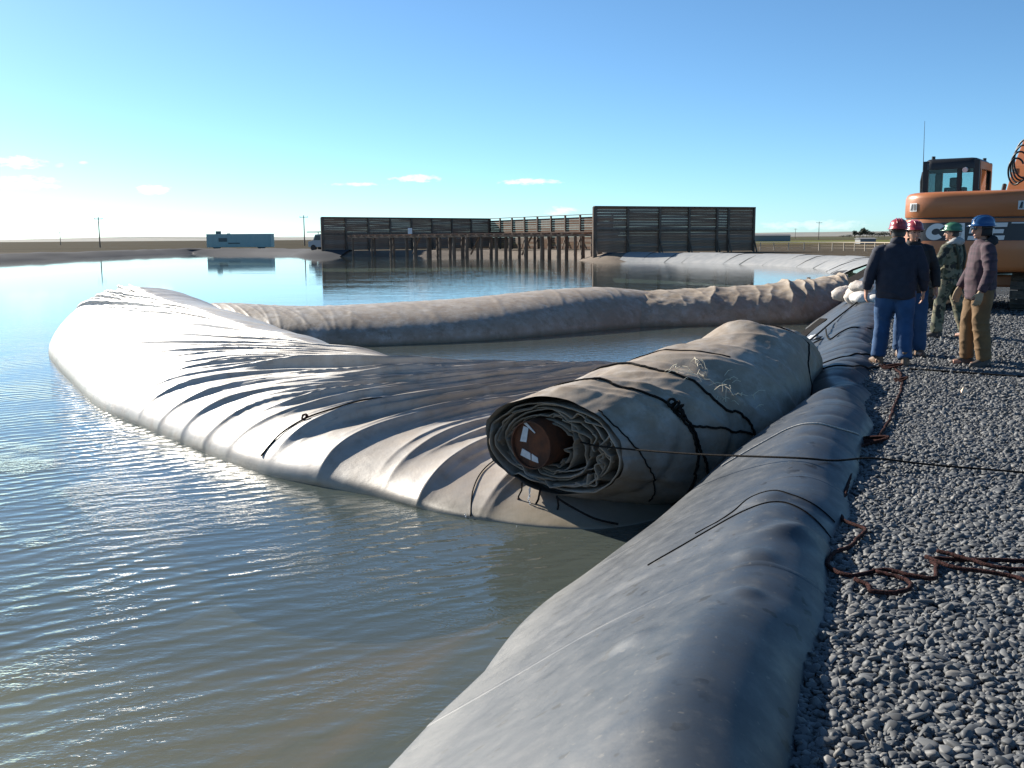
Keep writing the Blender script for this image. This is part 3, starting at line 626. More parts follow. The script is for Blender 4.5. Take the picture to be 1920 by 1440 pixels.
def ex_slv(U, A, P):
    d = .06*fbm(U*6, A*.9, 8.0, 4)+.03*fbm(P[..., 0]*3, P[..., 1]*3, P[..., 2]*3, 3)
    for i, (x0, a, wd, sh) in enumerate(((.03, .10, .018, .03), (.09, .05, .012, .05), (.15, .04, .010, .04), (.21, .04, .012, .05), (.30, .035, .01, .03), (.44, .12, .022, -.05), (.55, .05, .012, -.03), (.665, .20, .024, -.045), (.72, .12, .018, -.05), (.76, .09, .016, -.05), (.84, .10, .02, .05), (.90, .10, .02, .06), (.95, .12, .02, .03), (.38, .05, .012, .02), (.50, .06, .014, -.04), (.60, .07, .016, -.05))):
        tt = U+sh*(A-1.5)-x0+.008*vnoise(A*4, i); prof = np.where(tt > 0, np.exp(-tt/wd), np.exp(tt/(wd*.6))); d += a*(.38+.42*(vnoise(i*3.7, 1.3)+1)*.5)*prof*sstep(.15, .8, A)*sstep(3.0, 2.3, A)
    d += .03*fbm(U*16, A*2.2, 3.0, 3)
    return d
arm('outer_sleeve', [(2.2, 25.9), (3.6, 26.1), (5.4, 26.45), (7.4, 26.9), (8.9, 28.0), (9.9, 29.6)],
    [(2.0, 27.4, .02), (3.3, 27.7, .10), (5.2, 28.3, .15), (7.4, 29.1, .20), (9.2, 30.2, .30), (10.4, 31.2, .42)],
    [(1.8, 29.2), (3.2, 29.4), (5.0, 30.1), (7.2, 31.2), (9.2, 32.2), (10.7, 32.6)], M['bag_old'], tube, nu=520, extra=ex_slv)

# ------------------------------------------------------------------ the rolled fabric end lying over the near bank
RA, RB = np.array([.32, 8.1, -.10]), np.array([3.60, 12.30, .08])
ax = RB-RA; RL = np.linalg.norm(ax); ax = ax/RL; rside = np.cross(ax, [0, 0, 1.]); rside /= np.linalg.norm(rside); rup = np.cross(rside, ax)
roll = empty('fabric_roll', (float(RA[0]+RB[0])/2, float(RA[1]+RB[1])/2, -.6))
tag(roll, 'thick roll of dirty fabric with open end, lying roped across the bank', 'fabric roll')
def roll_ab(t):
    return np.interp(t, [0, .08, .2, .4, .6, .75, .86, .94, 1], [.70, .78, .88, .88, .72, .56, .44, .33, .10]), np.interp(t, [0, .08, .2, .4, .6, .75, .86, .94, 1], [.39, .49, .65, .72, .67, .57, .45, .32, .08])
nt_, na = 330, 300
tt_ = np.linspace(0, 1, nt_); aa = np.linspace(0, 2*np.pi, na, endpoint=False)
Tt, Aa = np.meshgrid(tt_, aa, indexing='ij'); ra, rb = roll_ab(Tt)
lin = np.interp(Tt, [0, .2, .45, .7, 1], [0, -.12, -.13, -.03, -.06]); lat = np.interp(Tt, [0, .2, .45, .7, 1], [.0, .17, .26, .10, 0])
ca, sa = np.cos(Aa), np.sin(Aa); X_ = ra*np.sign(ca)*np.abs(ca)**.9+lat; Y_ = rb*np.sign(sa)*np.abs(sa)**.9*np.where(sa < 0, 1.0+.10*sstep(.0, .15, Tt)*sstep(.75, .5, Tt), 1)+lin
dd = .045*fbm(Tt*5, ca*1.6, sa*1.6, 4)+.02*fbm(Tt*14+Aa*.3, ca*3.3, sa*3.3, 3)
for i, (t0, a0, am, wd, tw) in enumerate(((.05, 1.2, .035, .012, .05), (.09, .9, .03, .01, .06), (.13, 1.0, .03, .012, .08), (.17, .7, .03, .014, .10), (.24, .8, .035, .015, .1), (.33, 1.2, .04, .02, .12), (.47, .9, .03, .02, .1), (.58, 1.0, .05, .02, .1), (.70, 1.1, .06, .02, .12), (.8, .9, .07, .018, .1), (.86, 1.4, .06, .015, .05), (.91, 1.2, .05, .012, .03), (.28, .4, .03, .012, .14), (.40, .5, .03, .014, .14), (.20, .2, .025, .01, .12))):
    w = np.angle(np.exp(1j*(Aa-a0))); q = Tt-t0+tw*w; dd += am*np.where(q > 0, np.exp(-q/wd), np.exp(q/(wd*2.5)))*np.exp(-(w/.9)**2)
dd += .09*np.exp(-((Tt-.60)/.045)**2)*np.exp(-((np.angle(np.exp(1j*(Aa-1.5))))/.45)**2)     # a hump of cloth near the far end
dd += .10*np.exp(-((Tt-.34)/.04)**2)*np.exp(-((np.angle(np.exp(1j*(Aa-.12))))/.25)**2)      # a slack flap on the bank side
for i, (t0, dp) in enumerate(((.10, .02), (.21, .025), (.74, .02))): dd -= dp*np.exp(-((Tt-t0-.05*sa)/.012)**2)   # bites of the lashings
nx, ny = ca/ra, sa/rb; nl = np.hypot(nx, ny); X_ += dd*nx/nl; Y_ += dd*ny/nl
rim = .03*np.exp(-Tt/.01)*vnoise(Aa*2.2, 5.5)
Pr = RA+ax*((Tt*RL)+rim)[..., None]+rside*X_[..., None]+rup*Y_[..., None]
outer = gridmesh('outer_wrap', Pr, M['bag_roll'], roll, closed_v=True, world=True)
# inner layers of the wrap: nested crumpled sheets that crowd to the right of the pipe
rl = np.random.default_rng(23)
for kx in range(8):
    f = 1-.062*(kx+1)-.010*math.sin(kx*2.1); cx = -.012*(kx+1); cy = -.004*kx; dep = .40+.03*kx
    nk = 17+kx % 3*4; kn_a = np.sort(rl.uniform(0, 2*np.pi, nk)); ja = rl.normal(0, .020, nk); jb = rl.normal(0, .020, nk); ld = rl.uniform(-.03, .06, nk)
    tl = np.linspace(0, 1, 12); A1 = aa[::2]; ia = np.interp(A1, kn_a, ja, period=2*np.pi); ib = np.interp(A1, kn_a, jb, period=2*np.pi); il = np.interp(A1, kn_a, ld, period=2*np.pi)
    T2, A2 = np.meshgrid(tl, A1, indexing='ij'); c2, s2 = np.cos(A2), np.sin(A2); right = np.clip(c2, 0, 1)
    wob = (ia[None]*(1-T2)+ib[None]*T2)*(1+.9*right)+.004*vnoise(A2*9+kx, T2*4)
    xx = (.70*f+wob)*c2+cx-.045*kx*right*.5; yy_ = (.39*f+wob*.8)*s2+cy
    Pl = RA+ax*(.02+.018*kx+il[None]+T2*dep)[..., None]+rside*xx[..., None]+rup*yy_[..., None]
    o = gridmesh('wrap_layer', Pl, M['bag_shade'], roll, closed_v=True, world=True)
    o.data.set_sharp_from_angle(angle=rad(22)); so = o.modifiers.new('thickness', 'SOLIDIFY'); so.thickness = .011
# loose puckers of cloth bunched inside the mouth, right of the pipe
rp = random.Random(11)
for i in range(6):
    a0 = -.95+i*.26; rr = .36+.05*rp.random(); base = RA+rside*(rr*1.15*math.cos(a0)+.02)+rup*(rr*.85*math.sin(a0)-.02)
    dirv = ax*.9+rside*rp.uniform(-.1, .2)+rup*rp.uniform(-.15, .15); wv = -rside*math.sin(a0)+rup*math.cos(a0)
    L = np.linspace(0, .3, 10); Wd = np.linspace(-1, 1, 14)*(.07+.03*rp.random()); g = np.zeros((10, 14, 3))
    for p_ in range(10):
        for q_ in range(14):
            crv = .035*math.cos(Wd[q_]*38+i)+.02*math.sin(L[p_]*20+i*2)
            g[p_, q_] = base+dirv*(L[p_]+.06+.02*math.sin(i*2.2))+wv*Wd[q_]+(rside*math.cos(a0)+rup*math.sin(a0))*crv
    o = gridmesh('cloth_pucker', g, M['bag_shade'], roll, world=True); so = o.modifiers.new('thickness', 'SOLIDIFY'); so.thickness = .01
# rusty core pipe
PC = RA-rside*.20-rup*.005
pipe = MB(); PRr = .205
p0 = PC-ax*.02; ring = lambda c, r: [Vector(c+(rside*math.cos(a)+rup*math.sin(a))*r) for a in (2*math.pi*k/40 for k in range(40))]
pipe.loft([ring(p0, PRr), ring(p0, PRr-.012), ring(p0+ax*.03, PRr-.012)], caps=False)
pipe.loft([ring(p0, PRr), ring(p0+ax*1.2, PRr)], caps=False)
cp = empty('core_pipe', tuple(PC), parent=None); cp.parent = roll; cp.matrix_parent_inverse = roll.matrix_basis.inverted()
def cpart(mb, name, m, **k):
    o = mb.build(name, m, None, **k); o.parent = cp
    o.matrix_parent_inverse = (Matrix.Translation(tuple(PC))).inverted(); return o
cpart(pipe, 'pipe_shell', M['rust'], auto=40)
cap = MB(); cap.loft([ring(p0+ax*.028, PRr-.013), ring(p0+ax*.034, PRr-.013)]); cpart(cap, 'pipe_cap', M['rust'])
def plate(poly):
    b = MB(); b.prism(poly, p0+ax*.0275, rside, rup, -ax*.006); cpart(b, 'pale_patch', M['pale_mark'])  # pale flat patches set on the pipe cap
plate([(-.085, .150), (-.035, .140), (-.060, .015), (-.125, .015)]); plate([(-.105, -.045), (-.02, -.075), (-.02, -.135), (-.125, -.105)]); plate([(-.008, -.078), (.055, -.105), (.06, -.150), (-.008, -.138)])
plate([(-.085, .205-.03), (.03, .10), (.035, .108), (-.06, .190)])
# lashings round the roll
def roll_pt(t, a, lift=.012):
    i = min(max(int(round(t*(nt_-1))), 0), nt_-1); j = int(round((a % (2*math.pi))/(2*math.pi)*na)) % na
    c = RA+ax*(t*RL); p = Pr[i, j]; d = p-c-ax*((p-c)@ax); return Vector(p+d/np.linalg.norm(d)*lift)
def lash(t0, t1, a0, a1, r=.011, n=40, parent=roll, name='lashing', m=None):
    b = MB(); b.tube([roll_pt(t0+(t1-t0)*k/n, a0+(a1-a0)*k/n, r*.9) for k in range(n+1)], r, 7)
    o = b.build(name, m or M['rope_black'], parent, smooth=True, world=True); return o
def lashp(path, r):
    q = crom(np.array(path, float), (len(path)-1)*10+1); b = MB(); b.tube([roll_pt(t, a, r*.9) for t, a in q], r, 7); b.build('lashing', M['rope_black'], roll, smooth=True, world=True)
lashp([(.085, 2.4), (.08, 1.82), (.09, 1.49), (.09, 1.11), (.12, .70)], .011); lashp([(.12, .64), (.13, .25), (.14, -.07), (.145, -.34), (.15, -.9)], .011); lashp([(.13, .55), (.14, .11), (.16, -.13), (.18, -.40), (.19, -.9)], .011)
lashp([(.13, .37), (.19, .25), (.28, .08)], .010); lashp([(.22, 2.4), (.22, 1.79), (.20, 1.43), (.20, .90), (.21, .55), (.25, .37), (.28, .08), (.30, -.4)], .011)
lashp([(.008, .99), (.01, .46), (.04, -.10), (.08, -.54), (.10, -.9)], .006); lashp([(.74, 2.2), (.75, .96), (.74, .61), (.69, .34), (.66, -.3)], .008); lashp([(.33, 2.2), (.34, 1.5), (.36, 1.1)], .006); lashp([(.118, .70), (.121, .55), (.126, .40)], .022)
kn = MB()
for i in range(5):
    c = roll_pt(.118+.004*(i % 3), .74-.05*i, .035); kn.tube([c+Vector((.035*math.cos(a+i), .03*math.sin(a*1.3), .03*math.sin(a+i*2))) for a in np.linspace(0, 6.0, 14)], .012, 6)
kn.build('knot', M['rope_black'], roll, smooth=True, world=True)

# ------------------------------------------------------------------ timber wind walls
M['plank2'] = mat('brown_plank', (.20, .108, .066), .85, color2=(.30, .185, .12), nscale=2.0, stretch=(.35, 1, 6), bump=.4, bscale=20, bdist=.01)
M['plank3'] = mat('grey_plank', (.17, .122, .092), .85, color2=(.27, .20, .155), nscale=2.0, stretch=(.35, 1, 6), bump=.4, bscale=20, bdist=.01)
M['plank4'] = mat('dull_brown_plank', (.115, .066, .044), .9, color2=(.17, .105, .072), nscale=2.0, stretch=(.35, 1, 6), bump=.4, bscale=20, bdist=.01, spec=.1)
def wind_wall(name, p0, p1, h, nbay, label, pitch=.285, slat=.235, z0=0.0, narrow=None, out=1, gapvar=.0, end_post=None, mats=('plank', 'plank2', 'plank3')):
    p0, p1 = np.array(p0, float), np.array(p1, float); d = p1-p0; L = np.linalg.norm(d); d /= L; a = math.atan2(d[1], d[0])
    root = empty(name, (p0[0], p0[1], z0), a); tag(root, label, 'timber wall', 'timber wind walls')
    if narrow is None: edges = [L*i/nbay for i in range(nbay+1)]
    else: edges = [L*x for x in narrow]
    rr = random.Random(sum(map(ord, label)))
    cache = {}
    for i in range(len(edges)-1):
        w = edges[i+1]-edges[i]
        key = round(w, 2)
        nrow = int(h/pitch)
        for r in range(nrow):
            var = rr.randrange(3)
            kk = (key, var)
            if kk not in cache:
                b = MB(); b.box((0, 0, 0), (w-.01, .05, slat*(1-.012*var))); cache[kk] = b.mesh('slat'); cache[kk].materials.append(M[mats[var]])
            if rr.random() < gapvar: continue
            o = bpy.data.objects.new('slat', cache[kk]); COL.objects.link(o); o.parent = root
            o.location = ((edges[i]+edges[i+1])/2, rr.uniform(-.012, .012), .12+r*pitch+slat/2); o.rotation_euler = (rr.uniform(-.03, .03), rr.uniform(-.003, .003), 0)
    for i, e in enumerate(edges):
        b = MB(); dz = 1.5 if end_post == i else .3
        b.box((e, -.13*out, h/2-dz/2+.03), (.24 if end_post != i else .45, .2, h+dz+.06)); b.build('post', M['timber'], root)
        b = MB(); b.beam((e, -.16*out, h*.34), (e, -.75*out, .0), .11, .12); b.build('brace', M['timber'], root)
    b = MB(); b.box((L/2, -.13*out, h+.11), (L+.2, .30, .10)); b.build('top_rail', M['timber'], root)
    b = MB(); b.box((L/2, -.26*out, h*.52), (L, .06, .16)); b.build('middle_rail', M['timber'], root)
    return root
wind_wall('timber_wall', (8.35, 102.0), (26.2, 110.0), 4.6, 6, 'tall dark slatted timber wall nearest on the right, facing the pond', narrow=[0, .195, .39, .575, .755, .83, 1.0], end_post=0, slat=.283)
wind_wall('timber_wall', (-26.3, 141.5), (-3.4, 161.0), 4.6, 8, 'long shaded timber wall at the far left behind the pier', end_post=0, slat=.2845)
wind_wall('timber_wall', (-3.4, 161.2), (13.2, 131.5), 4.6, 9, 'sunlit slatted timber wall with gaps at the back, between the other two', out=1, gapvar=.0, pitch=.33, slat=.312, mats=('plank4', 'timber', 'plank4'))

# ------------------------------------------------------------------ trestle pier
pier = empty('trestle_pier', (-7, 120, WZ)); tag(pier, 'long low timber trestle pier on round posts before the walls', 'pier')
pa, pb = np.array([-21.6, 137.5]), np.array([8.9, 105.5]); pd = (pb-pa); PL = np.linalg.norm(pd); pd /= PL; pn = np.array([-pd[1], pd[0]])
rq = random.Random(3)
stations = np.concatenate([np.array([.4, 4.6, 8.8, 12.0]), np.linspace(13.8, PL-.6, 13)])
for row, off in ((0, 0.0), (1, 3.0)):
    for s_ in stations:
        if row == 1: s_ = s_+.9
        if s_ > PL: continue
        c = pa+pd*s_+pn*(off+rq.uniform(-.15, .15)); b = MB(); r = rq.uniform(.16, .25)*(.75 if s_ < 12 else 1)
        b.tube([(c[0], c[1], -1.6), (c[0]+rq.uniform(-.05, .05), c[1], .5), (c[0]+rq.uniform(-.06, .06), c[1], 1.82)], [r*1.05, r, r*.95], 10); b.build('post', M['timber'], pier, auto=40, world=True)
    b = MB(); q0, q1 = pa+pd*(-.5)+pn*off, pb+pd*.2+pn*off; b.beam((*q0, 1.9), (*q1, 1.9), .34, .26); b.build('cap_beam', M['timber'], pier, world=True)
for i in range(30):
    c = pa+pd*(PL*i/29); b = MB(); q0, q1 = c-pn*.5, c+pn*3.5; b.beam((*q0, 2.08+rq.uniform(-.02, .02)), (*q1, 2.08), .30, .14); b.build('cross_tie', M['plank2'], pier, world=True)
for off in (.6, 1.5, 2.4):
    b = MB(); q0, q1 = pa+pn*off-pd*.4, pb+pn*off; b.beam((*q0, 2.19), (*q1, 2.19), .35, .06); b.build('deck_board', M['plank2'], pier, world=True)
for s_ in (9.5, 21, 30):
    c = pa+pd*s_+pn*3; e = c+pd*1.6; b = MB(); b.beam((*c, -.3), (*e, 1.8), .16, .16); b.build('brace', M['plank2'], pier, world=True)
pb_ = MB(); c = pa+pd*12.6+pn*.2; pb_.box((c[0], c[1], 2.62), (.5, .4, .75)); pbx = pb_.build('control_box', mat('pale_box', (.62, .64, .66), .5)); tag(pbx, 'small pale equipment box standing on the pier deck', 'equipment box')
# loose timbers at the wall foot
for i, (x, y, z, dx, dy, dz, lab) in enumerate(((9.0, 100.6, -.75, 1.5, .6, .7, 'grey plank slanting from water at foot of nearest timber wall'),)):
    b = MB(); b.beam((x, y, z), (x+dx, y+dy, z+dz), .28, .08); tag(b.build('loose_plank', M['plank3']), lab, 'plank')

# ------------------------------------------------------------------ trailer, truck, poles, fence, trees, hills on the plain
def trailer():
    root = empty('site_trailer', (-51.4, 193, 0), .0); tag(root, 'long pale green box trailer parked beyond the far bank', 'trailer')
    mt = mat('pale_green_paint', (.30, .43, .41), .55, color2=(.34, .46, .43), nscale=.6); md = mat('trailer_dark', (.10, .13, .125), .6)  # dark grey-green for wheels, window and roof parts
    b = MB(); b.box((0, 0, 1.55), (12.2, 2.6, 2.5)); b.build('body', mt, root, bevel=.04)
    for i in range(14):
        b = MB(); b.box((-5.8+i*.89, -1.315, 1.5), (.06, .03, 2.2)); b.build('rib', mt, root)
    for x in (-4.6, -4.0, 3.8, 4.5):
        b = MB(); b.tube([(x, -1.1, .42), (x, -.8, .42)], .42, 16); b.build('wheel', md, root, auto=40)
    b = MB(); b.box((-4.15, 0, 3.07), (.8, .9, .54)); b.build('roof_unit', md, root, bevel=.03)
    b = MB(); b.box((-2.2, 0, 2.86), (.5, .5, .12)); b.build('roof_vent', md, root)
    b = MB(); b.box((-.9, -1.325, 1.05), (2.2, .03, .22)); b.build('dark_lettering_panel', md, root)
    b = MB(); b.box((-3.0, -1.325, 1.7), (1.6, .03, .7)); b.build('window', md, root)
    return root
trailer()
def truck():
    root = empty('utility_truck', (-27.6, 147.5, 0), rad(-25)); tag(root, 'white utility truck with a roof rack showing past the wall end', 'truck')
    mw = mat('truck_white', (.28, .33, .36), .4); mg = mat('truck_glass', (.05, .07, .08), .15); md = mat('truck_tyre', (.03, .03, .03), .8)
    b = MB(); b.prism([(-1.6, .55), (-1.6, 1.35), (-.75, 1.5), (-.35, 2.35), (1.0, 2.45), (1.0, .55)], (0, -.95, 0), (1, 0, 0), (0, 0, 1), (0, 1.9, 0)); b.build('cab', mw, root, bevel=.05)
    b = MB(); b.box((3.0, 0, 1.5), (3.9, 2.1, 1.9)); b.build('box_body', mw, root, bevel=.04)
    b = MB(); b.prism([(-.55, 1.55), (-.25, 2.2), (.55, 2.25), (.55, 1.55)], (0, -.97, 0), (1, 0, 0), (0, 0, 1), (0, .02, 0)); b.build('side_window', mg, root)
    b = MB(); b.add([(-.78, -.8, 1.52), (-.78, .8, 1.52), (-.40, .8, 2.3), (-.40, -.8, 2.3)], [(0, 1, 2, 3)]); b.build('windscreen', mg, root)
    for x in (-.7, 3.4):
        for y in (-.85, .85):
            b = MB(); b.tube([(x, y-.15, .45), (x, y+.15, .45)], .45, 18); b.build('wheel', md, root, auto=40)
    b = MB(); b.box((.4, 0, 2.72), (4.6, 1.6, .12)); b.box((-.1, .5, 2.55), (.08, .08, .3)); b.box((-.1, -.5, 2.55), (.08, .08, .3)); b.build('roof_rack', md, root)
truck()
mpole = mat('pole_wood', (.11, .09, .075), .9)
def pole(x, y, h, label, arm=2.2):
    root = empty('utility_pole', (x, y, 0)); tag(root, label, 'utility pole', 'utility poles on the plain')
    b = MB(); b.tube([(0, 0, -.4), (0, 0, h)], [.17, .11], 8); b.build('shaft', mpole, root, auto=40)
    b = MB(); b.box((0, 0, h-.5), (arm, .12, .14)); b.build('cross_arm', mpole, root)
    for s_ in (-.45, 0, .45):
        b = MB(); b.tube([(s_*arm, 0, h-.43), (s_*arm, 0, h-.2)], .05, 6); b.build('insulator', mpole, root)
    return root
LP = [(-205, 515, 11.6), (-104.5, 255, 7.8), (-54.5, 270, 8.4), (-43, 560, 11.5)]
pole(-104.5, 258, 7.7, 'bare utility pole on the field left of the green trailer'); pole(-54.5, 268, 8.0, 'thin utility pole on the field between trailer and wall')
pole(137, 452, 8.0, 'utility pole on the right plain beyond the timber wall end', 2.6); pole(88.5, 436, 6.0, 'short utility pole just right of the nearest timber wall', 2.8)
pole(196, 700, 7.0, 'faint distant utility pole before the tree line'); pole(-205, 462, 6.0, 'tiny far utility pole at the left edge of the plain')
def wire(name, a, b_, sag, label, r=.018):
    b = MB(); pts = []
    for i in range(25):
        t = i/24; pts.append((a[0]+(b_[0]-a[0])*t, a[1]+(b_[1]-a[1])*t, a[2]+(b_[2]-a[2])*t-sag*4*t*(1-t)))
    b.tube(pts, r, 5); tag(b.build(name, mpole), label, 'wire', 'overhead wires')
wire('overhead_wire', (-104.5, 258, 2.9), (-54.5, 268, 2.6), .5, 'low overhead wire sagging between the two left poles', .025)
wire('overhead_wire', (-205, 255, 1.9), (-104.5, 258, 2.9), .4, 'low overhead wire running off left from the bare pole', .025)
# fence with rail on the right
fr = empty('rail_fence', (40, 120, 0)); tag(fr, 'low pale rail fence on posts running behind the far right bank', 'fence')
mfr = mat('pale_fence', (.42, .36, .28), .8)
fa = crom([(27.5, 121), (36, 112), (38, 96), (37.5, 80), (33, 66)], 60)
for i in range(0, 60, 2):
    b = MB(); x, y = fa[i]; b.box((x, y, .42), (.09, .09, .96)); b.build('post', mfr, fr, world=True)
b = MB(); b.tube([(x, y, .92) for x, y in fa], .055, 6); b.build('rail', mfr, fr, world=True)
for z in (.3, .6):
    b = MB(); b.tube([(x, y, z) for x, y in fa], .012, 5); b.build('wire_strand', mfr, fr, world=True)
# trees on the horizon, right
mleaf = mat('far_foliage', (.045, .055, .030), .9, color2=(.075, .075, .045), nscale=.8); mtrunk = mat('far_trunk', (.08, .06, .045), .9)
def tree(x, y, h, w, label, seed):
    root = empty('distant_tree', (x, y, 0)); tag(root, label, 'tree', 'trees of the far wood edge'); r = random.Random(seed)
    b = MB(); b.tube([(0, 0, -.3), (.1, 0, h*.35), (0, .1, h*.7)], [.035*h, .025*h, .01*h], 6)
    for k in range(4):
        a = r.uniform(0, 6.28); b.tube([(0, 0, h*(.3+.1*k)), (math.cos(a)*w*.35, math.sin(a)*w*.35, h*(.5+.1*k))], [.015*h, .006*h], 5)
    b.build('trunk', mtrunk, root)
    c = MB()
    for k in range(520):
        while True:
            p = Vector((r.uniform(-1, 1), r.uniform(-1, 1), r.uniform(-1, 1)))
            if p.length < 1: break
        p = p*(.75+.25*math.sin(p.x*5+seed)*math.cos(p.y*4+p.z*6)); q = Vector((p.x*w/2, p.y*w/2, h*.62+p.z*h*.40)); s_ = h*.045*r.uniform(.6, 1.3)
        n1 = Vector((r.uniform(-1, 1), r.uniform(-1, 1), r.uniform(-1, 1))).normalized(); n2 = n1.orthogonal().normalized(); n3 = n1.cross(n2)
        c.add([q+n2*s_, q+n3*s_, q-n2*s_, q-n3*s_], [(0, 1, 2, 3)])
    me = bpy.data.meshes.new('crown'); me.from_pydata(c.v, [], c.f); link('crown', me, mleaf, root)
tsp = [(1598, 11, 5), (1607, 9, 7), (1613, 15, 7), (1620, 12, 8), (1630, 9, 8), (1642, 8, 9), (1653, 9, 8), (1665, 8, 9), (1677, 9, 9), (1588, 5, 8), (1576, 4, 9)]
tlab = ['slim tree second to left of the tallest in the horizon clump', 'low round tree just left of the tallest horizon tree', 'tallest tree in the horizon clump right of the poles', 'tree touching the right side of the tallest horizon tree', 'low tree two right of the tallest horizon tree', 'low tree in middle of the horizon hedge, left half', 'tree in middle of the horizon hedge, right half', 'low tree left of the hedge end by the red helmets', 'last horizon tree beside the red helmets', 'small bush left of the horizon clump', 'leftmost small bush on the right horizon']
for i, (u, h, w) in enumerate(tsp):
    D = 900; tree((u-960)/1884*D, D, h*.62, w*1.2, tlab[i], i+3)
# far hills: long low ridges
mh = mat('far_hills', (.16, .17, .16), .95, color2=(.24, .22, .18), nscale=.01, space='Object')
def ridge(x0, x1, y, h, seed):
    n_ = 90; xs = np.linspace(x0, x1, n_); e = np.sin(np.linspace(0, math.pi, n_))**.6; hh = h*e*(.65+.35*fbm(xs/3000., seed, 0, 4))
    return np.array([np.column_stack([xs, np.full(n_, y-1500.), np.full(n_, -5.)]), np.column_stack([xs, np.full(n_, y), hh]), np.column_stack([xs, np.full(n_, y+2500.), np.full(n_, -5.)])])
tag(gridmesh('hills', ridge(800, 9000, 12000, 95, 2.2), mh), kind='structure')
tag(gridmesh('hills', ridge(-7000, -1200, 12500, 80, 5.2), mh), kind='structure')
# far sheds on the right plain
msh = mat('shed_grey', (.20, .21, .21), .7); mshr = mat('shed_roof', (.16, .165, .17), .8)
for (u, v, w, h, D, lab) in ((1443, 0, 12, 1.9, 340, 'low grey shed on the plain right of the wall'), (1618, 0, 3.2, 1.0, 210, 'small dark shed on the plain left of the red helmets')):
    root = empty('far_shed', ((u-960)/1884*D, D, 0)); tag(root, lab, 'shed')
    b = MB(); b.box((0, 0, h/2), (w, 3.2, h)); b.build('wall', msh, root)
    b = MB(); b.prism([(-1.8, h), (1.8, h), (0, h*1.25)], (-w/2-.2, 0, .004), (0, 1, 0), (0, 0, 1), (w+.4, 0, 0)); b.build('roof', mshr, root)

